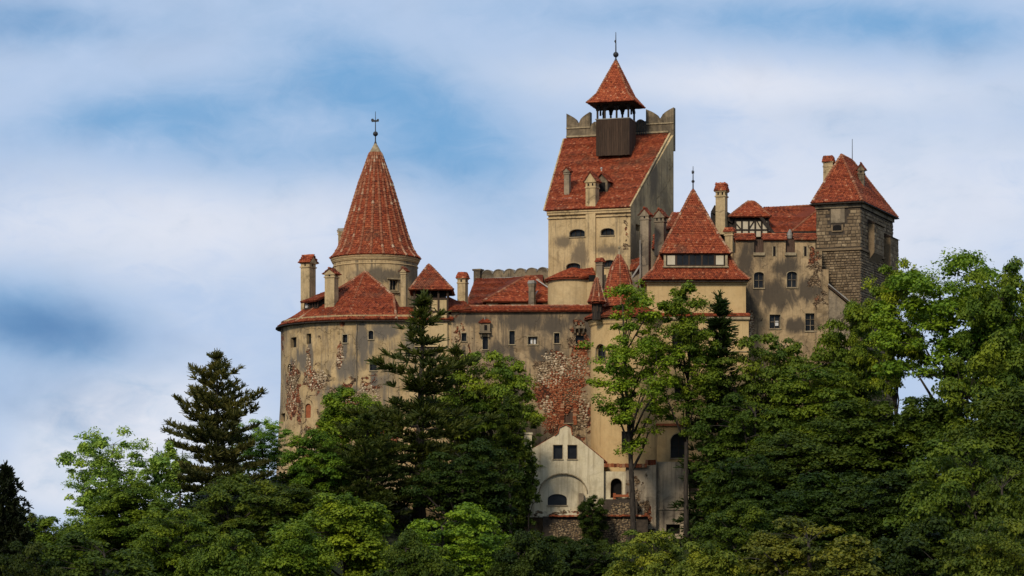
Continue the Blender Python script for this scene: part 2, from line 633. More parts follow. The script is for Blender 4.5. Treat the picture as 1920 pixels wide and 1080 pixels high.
M['curtain'] = m_plaster('curtain_plaster', (0.318, 0.215, 0.112), (0.411, 0.287, 0.154), (0.085, 0.068, 0.050), 0.5, 0.55,
    [(1050, 720, 62, 75, 300, 1.3), (1085, 650, 24, 60, 300, 1.1), (1070, 790, 60, 60, 300), (1086, 610, 16, 30, 300, 0.8), (940, 690, 60, 25, 300, 0.45), (870, 650, 40, 60, 300, 0.3)],
    0.62, 11.0, stains=[(880, 598, 40, 14, 300), (985, 600, 70, 22, 300), (1090, 600, 30, 40, 300), (1040, 610, 40, 20, 300), (930, 660, 22, 26, 300), (1030, 668, 30, 14, 300), (1040, 740, 26, 26, 300), (965, 720, 22, 60, 300), (960, 662, 5, 24, 300), (999, 662, 9, 22, 300), (1044, 660, 6, 20, 300), (870, 655, 5, 24, 300)])
M['drum'] = m_plaster('drum_plaster', (0.416, 0.287, 0.139), (0.490, 0.349, 0.179), (0.12, 0.095, 0.065), 0.42, 0.5, (), 0, 21.0, stains=[(710, 515, 50, 14, 309), (770, 510, 16, 30, 311)])
M['keep'] = m_plaster('keep_plaster', (0.434, 0.300, 0.144), (0.508, 0.362, 0.184), (0.15, 0.112, 0.07), 0.40, 0.42,
    [(1174, 440, 8, 50, 305, 0.45)], 0.2, 31.0, stains=[(1055, 455, 22, 14, 308), (1090, 480, 18, 30, 307), (1225, 330, 10, 50, 312), (1190, 470, 10, 50, 306), (1140, 470, 30, 12, 306)])
M['cream'] = m_plaster('cream_plaster', (0.480, 0.336, 0.164), (0.545, 0.394, 0.201), (0.21, 0.155, 0.085), 0.18, 0.2, (), 0, 41.0, 0.25)
M['yellow'] = m_plaster('yellow_plaster', (0.497, 0.328, 0.146), (0.552, 0.377, 0.176), (0.22, 0.15, 0.07), 0.16, 0.18, (), 0, 51.0, 0.2)
M['batt'] = m_plaster('battlement_plaster', (0.332, 0.223, 0.115), (0.416, 0.287, 0.149), (0.065, 0.051, 0.037), 0.5, 0.35,
    [(1532, 500, 26, 60, 299, 0.6), (1540, 560, 20, 25, 299, 0.7), (1407, 620, 10, 50, 299, 1.6), (1440, 600, 40, 14, 299, 0.3)], 0.1, 63.0, 0.6, 0.20, stains=[(1450, 555, 60, 28, 299), (1400, 590, 26, 50, 299), (1515, 545, 30, 26, 299), (1400, 490, 18, 40, 299), (1500, 610, 40, 14, 299), (1475, 500, 30, 20, 299)])
M['parapet'] = m_plaster('parapet_plaster', (0.165, 0.122, 0.073), (0.252, 0.189, 0.114), (0.075, 0.060, 0.043), 0.75, 0.75, (), 0, 71.0, 0.9, 0.4)
M['white'] = m_plaster('white_plaster', (0.60, 0.50, 0.315), (0.66, 0.56, 0.375), (0.22, 0.155, 0.09), 0.26, 0.3,
    [(1080, 960, 110, 10, 288, 0.4)], 0.3, 81.0, 0.3)
M['pier'] = m_plaster('pier_plaster', (0.391, 0.304, 0.200), (0.486, 0.384, 0.259), (0.07, 0.055, 0.045), 0.62, 0.9,
    [(1195, 930, 30, 60, 288, 0.5), (1215, 960, 12, 40, 288, 0.8)], 0.3, 91.0)
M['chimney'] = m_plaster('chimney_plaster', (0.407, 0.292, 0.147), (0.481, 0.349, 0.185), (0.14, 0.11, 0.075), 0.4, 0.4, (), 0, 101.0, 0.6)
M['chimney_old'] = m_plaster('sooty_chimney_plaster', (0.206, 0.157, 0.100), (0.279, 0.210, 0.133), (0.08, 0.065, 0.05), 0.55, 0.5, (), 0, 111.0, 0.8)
M['tile'] = m_tiles('roof_tile', 1.15, 0.0, 0.5)
M['tile_bright'] = m_tiles('bright_roof_tile', 1.34, 5.0, 0.22)
M['tile_dark'] = m_tiles('weathered_roof_tile', 0.92, 9.0, 0.75)
M['ridge'] = m_ridge('ridge_tile')
M['wood'] = m_simple('weathered_wood', (0.026, 0.016, 0.010), (0.080, 0.047, 0.028), 3.0, 0.85, (4, 4, 0.25), tints=0.4)
M['dark_wood'] = m_simple('dark_wood', (0.016, 0.012, 0.009), (0.045, 0.032, 0.022), 3.0, 0.8, (3, 3, 0.4))
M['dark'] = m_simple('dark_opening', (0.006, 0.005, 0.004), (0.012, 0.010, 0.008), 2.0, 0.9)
M['pane'] = m_simple('dark_glass', (0.006, 0.006, 0.006), (0.018, 0.019, 0.019), 0.7, 0.30, spec=0.22, bmp=0.05)
M['iron'] = m_simple('black_iron', (0.010, 0.010, 0.011), (0.025, 0.024, 0.024), 4.0, 0.6, spec=0.4)
M['trim'] = m_simple('pale_trim', (0.20, 0.150, 0.085), (0.38, 0.295, 0.175), 2.2)
M['coping'] = m_simple('grey_coping', (0.172, 0.156, 0.133), (0.312, 0.281, 0.234), 1.2)
M['lead'] = m_simple('flashing', (0.312, 0.289, 0.250), (0.452, 0.421, 0.367), 1.4)
M['panel'] = m_simple('cream_panel', (0.452, 0.374, 0.250), (0.530, 0.452, 0.320), 1.2)
M['shutter'] = m_simple('brown_shutter', (0.05, 0.028, 0.018), (0.12, 0.07, 0.045), 3.0, 0.8, (6, 6, 0.4))
M['pale_pane'] = m_simple('pane_reflection', (0.5, 0.48, 0.44), (0.7, 0.68, 0.64), 3.0)
M['ashlar'] = m_stone('ashlar_stone', [(0.070, 0.046, 0.026), (0.145, 0.098, 0.054), (0.22, 0.152, 0.085), (0.32, 0.23, 0.13)])
M['mortar'] = m_simple('dark_mortar', (0.035, 0.026, 0.018), (0.075, 0.055, 0.038), 2.5)
M['rubble'] = m_stone('rubble_stone', [(0.070, 0.042, 0.024), (0.20, 0.125, 0.066), (0.38, 0.275, 0.165), (0.60, 0.47, 0.31)])
M['brick'] = m_stone('broken_brick', [(0.065, 0.020, 0.011), (0.22, 0.055, 0.022), (0.35, 0.11, 0.045), (0.42, 0.25, 0.14)])
M['bark'] = m_simple('bark', (0.022, 0.017, 0.013), (0.06, 0.047, 0.035), 3.0, 0.95, (2, 2, 0.4))
M['leaf'] = m_leaf('leaf')
M['needle'] = m_leaf('needle', var=0.3)
M['soil'] = m_simple('forest_soil', (0.010, 0.012, 0.006), (0.030, 0.032, 0.014), 0.8, 0.95)
# ------------------------------------------------------------------ building helpers
def inside(p, poly):
    x, y = p
    c = False
    n = len(poly)
    for i in range(n):
        x1, y1 = poly[i]
        x2, y2 = poly[(i + 1) % n]
        if (y1 > y) != (y2 > y) and x < (x2 - x1) * (y - y1) / (y2 - y1) + x1:
            c = not c
    return c


RT = random.Random(5)


def one_tile(mb, bl, e, s, n, w, h, lift, tint):
    a = bl + n * (0.075 + lift)
    b = bl + e * w + n * (0.075 + lift + RT.uniform(-0.012, 0.012))
    c = bl + e * w + s * h + n * 0.028
    d = bl + s * h + n * 0.028
    mid = (a + b) / 2 + n * 0.035
    mid2 = (c + d) / 2 + n * 0.03
    lo1, lo2 = bl + n * 0.0, bl + e * w
    mb.add([a, mid, b, c, mid2, d, lo1, lo2], [[0, 1, 4, 5], [1, 2, 3, 4], [6, 7, 2, 1, 0], [6, 0, 5], [7, 3, 2]], tint)


def tile_face(mb, pts, tw=0.22, th=0.25, slab=True, thick=0.16, bias=0.0):
    """one roof slope: a slab covered in rows of overlapping tiles; pts[0]-pts[1] is the eave"""
    pts = [Vector(p) for p in pts]
    e = (pts[1] - pts[0]).normalized()
    n = Vector((0, 0, 0))
    for i in range(len(pts)):
        n += pts[i].cross(pts[(i + 1) % len(pts)])
    n.normalize()
    if n.z < 0:
        n = -n
    s = n.cross(e)
    if s.z < 0:
        s = -s
    o = pts[0]
    poly = [((p - o).dot(e), (p - o).dot(s)) for p in pts]
    us = [p[0] for p in poly]
    vs = [p[1] for p in poly]
    if slab:
        mb.extrude(pts, -n * thick, 0.25)
    r = 0
    v = -0.05
    while v < max(vs):
        row_t = RT.uniform(-0.06, 0.06)
        u = min(us) - (tw / 2 if r % 2 else 0)
        sag = 0.025 * math.sin(r * 0.7 + o.x)
        while u < max(us):
            if inside((u + tw / 2, max(0.02, v + th * 0.5)), poly):
                t = min(1, max(0, RT.gauss(0.5, 0.16) + row_t + bias))
                if RT.random() < 0.02:
                    t = min(1.0, t + 0.35)
                one_tile(mb, o + e * (u + RT.uniform(-.012, .012)) + s * (v + RT.uniform(-.03, .03)), e, s, n,
                         tw * 0.93, th * 1.15, sag + RT.uniform(-0.012, 0.03), t)
            u += tw
        v += th
        r += 1


def ridge_line(mb, p, q, r=0.15, step=0.36, pale=0.7):
    """a line of overlapping half-round ridge tiles from low end p to high end q"""
    p, q = Vector(p), Vector(q)
    L = (q - p).length
    d = (q - p) / L
    side = d.cross(Vector((0, 0, 1)))
    if side.length < 1e-4:
        side = Vector((1, 0, 0))
    side.normalize()
    up = side.cross(d)
    k = max(1, int(L / step))
    for i in range(k):
        a = p + d * (L * i / k - 0.04)
        b = p + d * (L * (i + 1) / k + 0.03)
        r0 = r * RT.uniform(1.05, 1.25)
        r1 = r * 0.78
        vs = []
        for c, rr in ((a, r0), (b, r1)):
            for j in range(7):
                t = math.radians(-20 + 220 * j / 6)
                vs.append(c + side * math.cos(t) * rr + up * (math.sin(t) * rr + 0.02))
        fs = [[j, j + 1, 8 + j, 7 + j] for j in range(6)] + [list(range(7))[::-1]]
        mb.add(vs, fs, min(1, max(0, RT.gauss(pale, 0.18))))


def make_roof(root, faces, ridges=(), mat='tile', name='roof', bias=0.0, tw=0.22, th=0.25, r=0.15, label=None, thick=0.16, pale=0.7):
    mb = MB()
    for f in faces:
        tile_face(mb, f, tw, th, bias=bias, thick=thick)
    o = part(root, name, mb, M[mat], label)
    if ridges:
        rb = MB()
        for p, q in ridges:
            ridge_line(rb, p, q, r, pale=pale)
        part(o, 'ridge_tiles', rb, M['ridge'])
    return o


def cone_roof(root, c, prof, tw=0.22, th=0.25, ribs=0, mat='tile', ribr=0.14, name='roof', n=64, gap0=0.0, pale=0.62):
    """round roof from a profile [(r, z) ...] bottom to top"""
    mb = MB()
    inner = [(max(0.02, r - 0.1), z - 0.05) for r, z in prof]
    mb.lathe(c, [(prof[0][0] - 0.35, prof[0][1] - 0.18), (prof[0][0], prof[0][1] - 0.16)] + inner, n, tint=0.25)

    def at(sv):
        acc = 0
        for i in range(len(prof) - 1):
            (r0, z0), (r1, z1) = prof[i], prof[i + 1]
            L = math.hypot(r1 - r0, z1 - z0)
            if sv <= acc + L or i == len(prof) - 2:
                f = (sv - acc) / L
                return r0 + (r1 - r0) * f, z0 + (z1 - z0) * f, (r1 - r0) / L, (z1 - z0) / L
            acc += L
    total_l = sum(math.hypot(prof[i + 1][0] - prof[i][0], prof[i + 1][1] - prof[i][1]) for i in range(len(prof) - 1))
    sv, row = -0.05, 0
    while sv < total_l - 0.1:
        r, z, dr, dz = at(max(0, sv))
        kcols = max(5, int(2 * math.pi * r / tw))
        rt = RT.uniform(-0.06, 0.06)
        for kk in range(kcols):
            a = 2 * math.pi * (kk + (0.5 if row % 2 else 0)) / kcols
            e = Vector((-math.sin(a), math.cos(a), 0))
            out = Vector((math.cos(a), math.sin(a), 0))
            s = (out * dr + Vector((0, 0, dz))).normalized()
            nn = e.cross(s)
            if nn.dot(out) < 0:
                nn = -nn
            w = 2 * math.pi * r / kcols
            bl = Vector((c[0], c[1], z)) + out * r - e * (w / 2)
            t = min(1, max(0, RT.gauss(0.5, 0.16) + rt))
            one_tile(mb, bl + s * RT.uniform(-.03, .03), e, s, nn, w * 0.95, th * 1.15, RT.uniform(-0.012, 0.025), t)
        sv += th
        row += 1
    o = part(root, name, mb, M[mat])
    if ribs:
        rb = MB()
        for kk in range(ribs):
            a = 2 * math.pi * (kk + 0.3) / ribs
            for i in range(len(prof) - 1):
                (r0, z0), (r1, z1) = prof[i], prof[i + 1]
                ridge_line(rb, (c[0] + (r0 + .03) * math.cos(a), c[1] + (r0 + .03) * math.sin(a), z0),
                           (c[0] + (r1 + .03) * math.cos(a), c[1] + (r1 + .03) * math.sin(a), z1), ribr * (0.75 if i == len(prof) - 2 else 1.0), 0.40, pale)
        part(o, 'ridge_tiles', rb, M['ridge'])
    return o


class Openings:
    """collects the window openings of one wall, then cuts them and fits the panes"""
    def __init__(s, root, wall, depth=0.45):
        s.root, s.wall, s.depth = root, wall, depth
        s.c = MB()
        s.todo = []

    @staticmethod
    def outline(w, h, arch):
        a, b = w / 2, h / 2
        if arch == 'round':
            k = b - a
            return [(-a, -b), (a, -b)] + [(a * math.cos(math.radians(t)), k + a * math.sin(math.radians(t))) for t in range(0, 181, 20)]
        if arch == 'seg':
            r = min(a * 0.6, h * 0.45)
            return [(-a, -b), (a, -b)] + [(a * math.cos(math.radians(t)), b - r + r * math.sin(math.radians(t))) for t in range(0, 181, 20)]
        return [(-a, -b), (a, -b), (a, b), (-a, b)]

    def add(s, c, nrm, w, h, arch=None, frame=None, bars=None, surround=0.0, sill=True, pane='pane', depth=None, lit=None, name='window', label=None):
        c = Vector(c)
        nrm = Vector((nrm[0], nrm[1], 0)).normalized()
        e = Vector((-nrm.y, nrm.x, 0))
        if e.x < 0:
            e = -e
        up = Vector((0, 0, 1))
        d = depth or s.depth
        ol = s.outline(w, h, arch)
        s.c.extrude([c + e * x + up * z + nrm * 0.35 for x, z in ol], -nrm * (0.35 + d))
        s.todo.append((c, nrm, e, w, h, arch, frame, bars, surround, sill, pane, d, lit, name, label))

    def done(s):
        cut(s.wall, s.c)
        up = Vector((0, 0, 1))
        for (c, nrm, e, w, h, arch, frame, bars, surround, sill, pane, d, lit, name, label) in s.todo:
            mb = MB()
            ol = s.outline(w * 0.995, h * 0.995, arch)
            back = c - nrm * (d - 0.06)
            mb.extrude([back + e * x + up * z for x, z in ol], -nrm * 0.05)
            wo_ = part(s.root, name, mb, M[pane], label)
            if surround:
                fb = MB()
                outl = s.outline(w + 2 * surround, h + 2 * surround, arch)
                inl = s.outline(w, h, arch)
                k = len(inl)
                f0 = c + nrm * 0.035
                f1 = c - nrm * 0.10
                vs = [f0 + e * x + up * z for x, z in outl] + [f0 + e * x + up * z for x, z in inl]
                vs += [f1 + e * x + up * z for x, z in outl] + [f1 + e * x + up * z for x, z in inl]
                fs = []
                for i in range(k):
                    j = (i + 1) % k
                    fs += [[i, j, k + j, k + i], [k + i, k + j, 3 * k + j, 3 * k + i], [j, i, 2 * k + i, 2 * k + j]]
                fb.add(vs, fs)
                part(wo_, 'surround', fb, M['trim'])
            if bars:
                nx, nz = bars
                bb = MB()
                p0 = c - nrm * (d - 0.14)
                for i in range(nx + 1):
                    x = -w / 2 + w * i / nx
                    hh = h / 2 if arch is None or 0 < i < nx else h / 2 - (w / 2 if arch == 'round' else w * 0.25)
                    bb.box(p0 + e * max(-w / 2 + .05, min(w / 2 - .05, x)) + up * ((-h / 2 + hh) / 2), e * 0.04, nrm * 0.03, up * ((h / 2 + hh) / 2))
                for i in range(nz + 1):
                    z = -h / 2 + h * i / nz
                    if arch and i == nz:
                        continue
                    bb.box(p0 + up * max(-h / 2 + .05, min(h / 2 - .05, z)) + nrm * 0.002, e * (w / 2), nrm * 0.026, up * 0.035)
                part(wo_, 'frame', bb, M[frame or 'dark_wood'])
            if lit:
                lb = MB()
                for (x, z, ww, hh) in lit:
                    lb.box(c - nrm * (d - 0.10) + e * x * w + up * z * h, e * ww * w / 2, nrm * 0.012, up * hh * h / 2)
                part(wo_, 'pane_reflection', lb, M['pale_pane'])  # pale slabs: white reflections painted in front of the dark glass
            if sill:
                sb = MB()
                sb.box(c - up * (h / 2 + 0.06) + nrm * 0.03, e * (w / 2 + 0.1), nrm * 0.09, up * 0.05)
                part(wo_, 'sill', sb, M['trim'])


def turn(th):
    """front and side directions of a building turned th degrees so that its flank shows"""
    t = math.radians(th)
    ex = Vector((math.cos(t), -math.sin(t), 0))        # along the front
    ey = Vector((math.sin(t), math.cos(t), 0))         # into the building
    return ex, ey


UP = Vector((0, 0, 1))


def chimney(root, u0, u1, v_top, v_bot, Y, th=20, cap='gable', mat='chimney', tiles='tile', ridge='deep', capw=1.22, caph=None, holes=2, aspect=1.0):
    """plastered stack with a collar and a small roofed head; u0..u1 is the shaft's width in the picture"""
    ex, ey = turn(th)
    W_ = (u1 - u0) * Y / F
    t = math.radians(th)
    a = W_ / (math.cos(t) + aspect * math.sin(t))
    b = a * aspect
    z1, z0 = Z(v_top, Y), Z(v_bot, Y)
    h = caph or a * 0.95
    # plan centre: picture centre of the shaft
    c = Vector((X((u0 + u1) / 2, Y), Y + 0.2, 0))
    mb = MB()
    sh = z1 - h
    mb.box(c + UP * ((z0 + sh) / 2), ex * (a / 2), ey * (b / 2), UP * ((sh - z0) / 2))
    mb.box(c + UP * (sh - h * 0.62), ex * (a * capw / 2 * 0.96), ey * (b * capw / 2 * 0.96), UP * 0.07)
    mb.box(c + UP * (sh - 0.045), ex * (a * capw / 2), ey * (b * capw / 2), UP * 0.07)
    o = part(root, 'chimney', mb, M[mat])
    cb = MB()
    A, B = a * capw / 2 + 0.03, b * capw / 2 + 0.03
    zc = sh + 0.03
    if cap == 'gable':
        if ridge == 'deep':
            r1, s1, q = ey * B, ex * A, A
        else:
            r1, s1, q = ex * A, ey * B, B
        apex = zc + h
        tri = MB()
        g = [c + r1 * -0.93 + s1 * -0.95 + UP * zc, c + r1 * -0.93 + s1 * 0.95 + UP * zc, c + r1 * -0.93 + UP * (apex - 0.06)]
        tri.extrude(g, r1 * 1.86)
        part(o, 'gable', tri, M[mat])
        for sg in (-1, 1):
            f = [c - r1 * 1.08 + s1 * sg * 1.12 + UP * (zc - 0.04), c + r1 * 1.08 + s1 * sg * 1.12 + UP * (zc - 0.04),
                 c + r1 * 1.08 + UP * apex, c - r1 * 1.08 + UP * apex]
            tile_face(cb, f, 0.24, 0.24, thick=0.08)
        ridge_line(cb, c - r1 * 1.1 + UP * apex, c + r1 * 1.1 + UP * apex, 0.10, 0.3)
        part(o, 'cap', cb, M[tiles])
    elif cap == 'tile':
        k = 0.72
        lo = [c + ex * A * i + ey * B * j + UP * zc for i, j in ((-1, -1), (1, -1), (1, 1), (-1, 1))]
        hi = [c + ex * A * k * i + ey * B * k * j + UP * (zc + h * 0.8) for i, j in ((-1, -1), (1, -1), (1, 1), (-1, 1))]
        for i in range(4):
            j = (i + 1) % 4
            tile_face(cb, [lo[i], lo[j], hi[j], hi[i]], 0.24, 0.24, thick=0.08)
        cb.poly(hi, 0.4)
        part(o, 'cap', cb, M[tiles])
    else:
        cb.box(c + UP * (zc + 0.12), ex * A, ey * B, UP * 0.09)
        cb.box(c + UP * (zc + 0.30), ex * A * 0.85, ey * B * 0.85, UP * 0.09)
        part(o, 'cap', cb, M['coping'])
    if holes:
        hz = sh - h * 0.33
        for i in range(holes):
            x = (i + 0.5) / holes - 0.5
            hb = MB()
            hb.box(c - ey * (b / 2) + ex * a * x * 0.9 + UP * hz, ex * 0.09, ey * 0.012, UP * 0.15)
            part(o, 'smoke_hole', hb, M['dark'])
            hb = MB()
            hb.box(c + ex * (a / 2) + ey * b * x * 0.9 + UP * hz, ex * 0.012, ey * 0.09, UP * 0.15)
            part(o, 'smoke_hole', hb, M['dark'])
    return o


def stones(root, spots, surf, mat='rubble', n=100, size=(0.12, 0.30), seed=1, name='exposed_stones'):
    size = (size[0] * 0.8, size[1] * 0.78)
    n *= 1.6
    tot = sum(q[2] * q[3] for q in spots)
    for i, q in enumerate(spots):                # each bare patch is a part of its own
        stone_patch(root, [q], surf, mat, n * q[2] * q[3] / tot, size, seed * 17 + i, name)


def stone_patch(root, spots, surf, mat='rubble', n=100, size=(0.12, 0.30), seed=1, name='exposed_stones'):
    """loose-edged stones standing proud of the wall where the plaster has gone; surf(u, v) -> point, normal"""
    rr = random.Random(seed)
    mb = MB()
    tot = sum(s[2] * s[3] for s in spots)
    ico = [(0, .526, .85), (0, .526, -.85), (0, -.526, .85), (0, -.526, -.85), (.526, .85, 0), (.526, -.85, 0), (-.526, .85, 0), (-.526, -.85, 0),
           (.85, 0, .526), (-.85, 0, .526), (.85, 0, -.526), (-.85, 0, -.526)]
    fi = [(0, 8, 2), (0, 4, 8), (0, 6, 4), (0, 9, 6), (0, 2, 9), (2, 8, 5), (8, 10, 5), (8, 4, 10), (4, 1, 10), (4, 6, 1), (6, 11, 1), (6, 9, 11),
          (9, 7, 11), (9, 2, 7), (2, 5, 7), (3, 1, 11), (3, 11, 7), (3, 7, 5), (3, 5, 10), (3, 10, 1)]
    done = []
    for s in spots:
        k = max(3, int(n * s[2] * s[3] / tot))
        tries = 0
        while k > 0 and tries < 4000:
            tries += 1
            a = rr.uniform(0, 6.283)
            q = math.sqrt(rr.random())
            q *= 0.75 + 0.35 * mnoise.noise(Vector((a * 2, s[0], s[1])))
            u, v = s[0] + s[2] * q * math.cos(a), s[1] + s[3] * q * math.sin(a)
            sz = rr.uniform(*size) * (1.25 if rr.random() < 0.2 else 1)
            if any(abs(u - x) < (sz + y2) * 13.5 and abs(v - y) < (sz + y2) * 10 for x, y, y2 in done[-400:]):
                continue
            done.append((u, v, sz))
            p, nr = surf(u, v)
            if p is None:
                continue
            e = Vector((-nr.y, nr.x, 0)).normalized()
            rot = rr.uniform(-0.4, 0.4)
            ce, se = math.cos(rot), math.sin(rot)
            fl = rr.uniform(0.6, 0.95)
            vs = []
            for x, y, z in ico:
                j = rr.uniform(0.8, 1.2)
                x2, z2 = x * sz * 1.15 * j, z * sz * fl * j
                vs.append(p + e * (x2 * ce - z2 * se) + UP * (x2 * se + z2 * ce) + nr * (y * sz * 0.6 - sz * 0.12))
            mb.add(vs, fi, min(1, max(0, rr.gauss(0.6, 0.25))))
            k -= 1
    return part(root, name, mb, M[mat])


def blocks(mb, A, B, z0, z1, nrm, bw=0.85, bh=0.46, out=0.07, skip=(), seed=3):
    """courses of rough-faced masonry blocks on the wall A-B"""
    rr = random.Random(seed)
    L = (B - A).length
    e = Vector(((B - A).x / L, (B - A).y / L, 0))
    nv = Vector((nrm[0], nrm[1], 0)).normalized()
    z, row = z0, 0
    while z < z1 - 0.1:
        h = min(bh * rr.uniform(0.85, 1.15), z1 - z)
        x = -rr.uniform(0, bw * 0.6)
        while x < L:
            w = bw * rr.uniform(0.6, 1.3)
            x0, x1 = max(0, x), min(L, x + w)
            if x1 - x0 > 0.12 and not any(s0 < x1 and x0 < s1 and t0 < z + h and z < t1 for s0, s1, t0, t1 in skip):
                d = out * rr.uniform(0.3, 1.3)
                g = 0.025
                o = Vector((A.x, A.y, 0))
                m = 0.05
                a = [o + e * (x0 + g) + UP * (z + g), o + e * (x1 - g) + UP * (z + g), o + e * (x1 - g) + UP * (z + h - g), o + e * (x0 + g) + UP * (z + h - g)]
                b = [o + e * (x0 + g + m) + UP * (z + g + m), o + e * (x1 - g - m) + UP * (z + g + m),
                     o + e * (x1 - g - m) + UP * (z + h - g - m), o + e * (x0 + g + m) + UP * (z + h - g - m)]
                b = [p + nv * (d + rr.uniform(-.015, .015)) for p in b]
                mb.add(a + b, [[4, 5, 6, 7], [0, 1, 5, 4], [1, 2, 6, 5], [2, 3, 7, 6], [3, 0, 4, 7]], min(1, max(0, rr.gauss(0.5, 0.22))))
            x += w
        z += h
        row += 1


def finial(parent, base, h, ball_at=0.3, ball_r=0.28, cross=None, vane=None, r=0.055):
    mb = MB()
    base = Vector(base)
    mb.tube([base, base + UP * h * 0.5, base + UP * h], [r * 1.3, r, r * 0.5], 8)
    mb.tube([base, base + UP * 0.25], [r * 3.2, r * 1.4], 8)
    if ball_r:
        mb.ball(base + UP * h * ball_at, ball_r)
    o = part(parent, 'finial', mb, M['iron'])
    if vane:
        zc, w_ = vane
        vb = MB()
        c = base + UP * zc
        pts = [(-w_, 0.05), (-w_ * 0.95, 0.24), (-w_ * 0.55, 0.30), (-w_ * 0.3, 0.14), (w_ * 0.2, 0.10), (w_ * 0.55, 0.28), (w_ * 0.8, 0.18), (w_ * 0.75, -0.06), (w_ * 0.1, -0.10), (-w_ * 0.5, -0.10), (-w_ * 0.8, -0.12)]
        vb.extrude([c + Vector((x, -0.05, z)) for x, z in pts], Vector((0, 0.1, 0)))
        part(o, 'weather_vane', vb, M['iron'])
    return o
# ------------------------------------------------------------------ terrain
def sm(a, b, x):
    t = min(1.0, max(0.0, (x - a) / (b - a)))
    return t * t * (3 - 2 * t)


BX = [(-400, -6), (-120, -4), (-80, -1), (-57, 1.5), (-40, 6), (-28, 10.5), (-16, 8.5), (-4, 4.5), (2, 3.2), (14, 3.2), (22, 4.5), (32, 8), (46, 10), (60, 9), (90, 4), (150, -2), (400, -6)]


def hill(x, y):
    i = 0
    while i < len(BX) - 2 and x > BX[i + 1][0]:
        i += 1
    (x0, b0), (x1, b1) = BX[i], BX[i + 1]
    b = b0 + (b1 - b0) * sm(x0, x1, x)
    vale = -1.75 - 9.0 * sm(60, 190, y) - 3.0 * sm(20, 60, abs(x)) * sm(100, 200, y)
    z = vale + (b - vale) * sm(212, 288, y)
    z = z + (-6 - z) * sm(345, 620, y)
    if y > 120:
        z += 0.7 * mnoise.noise(Vector((x * 0.06, y * 0.06, 1.0))) * sm(120, 170, y)
    return z - 14 * sm(600, 1800, y)


def build_ground():
    xs = sorted(set([-9000, -4000, -2000, -1000, -500, -250] + list(range(-150, 151, 3)) + [250, 500, 1000, 2000, 4000, 9000]))
    ys = sorted(set([-6000, -2000, -800, -300, -100, 0, 60, 100] + list(range(120, 400, 3)) + [430, 480, 560, 640, 800, 1100, 1500, 2200, 4000, 12000]))
    mb = MB()
    mb.smooth = True
    vs = [(x, y, hill(x, y)) for y in ys for x in xs]
    n = len(xs)
    fs = [[j * n + i, j * n + i + 1, (j + 1) * n + i + 1, (j + 1) * n + i] for j in range(len(ys) - 1) for i in range(n - 1)]
    mb.add(vs, fs)
    o = bpy.data.objects.new('hill_ground', mb.mesh('hill_ground', [M['soil']]))
    COL.objects.link(o)
    tag(o, kind='structure')


build_ground()


def loft(mb, plans, zs):
    n = len(plans[0])
    vs, fs = [], []
    for pl, z in zip(plans, zs):
        vs += [(p[0], p[1], z) for p in pl]
    for k in range(len(plans) - 1):
        for i in range(n):
            j = (i + 1) % n
            fs.append([k * n + i, k * n + j, (k + 1) * n + j, (k + 1) * n + i])
    fs.append(list(range(n))[::-1])
    fs.append([(len(plans) - 1) * n + i for i in range(n)])
    mb.add(vs, fs)


def hit_circle(u, c, R):
    k = (u - 960.0) / F
    a = k * k + 1
    b = -2 * (k * c[0] + c[1])
    q = c[0] ** 2 + c[1] ** 2 - R * R
    d = b * b - 4 * a * q
    d = max(d, 0.0)
    Y = (-b - math.sqrt(d)) / (2 * a)
    p = Vector((k * Y, Y))
    return p, Vector((p.x - c[0], p.y - c[1], 0)).normalized()


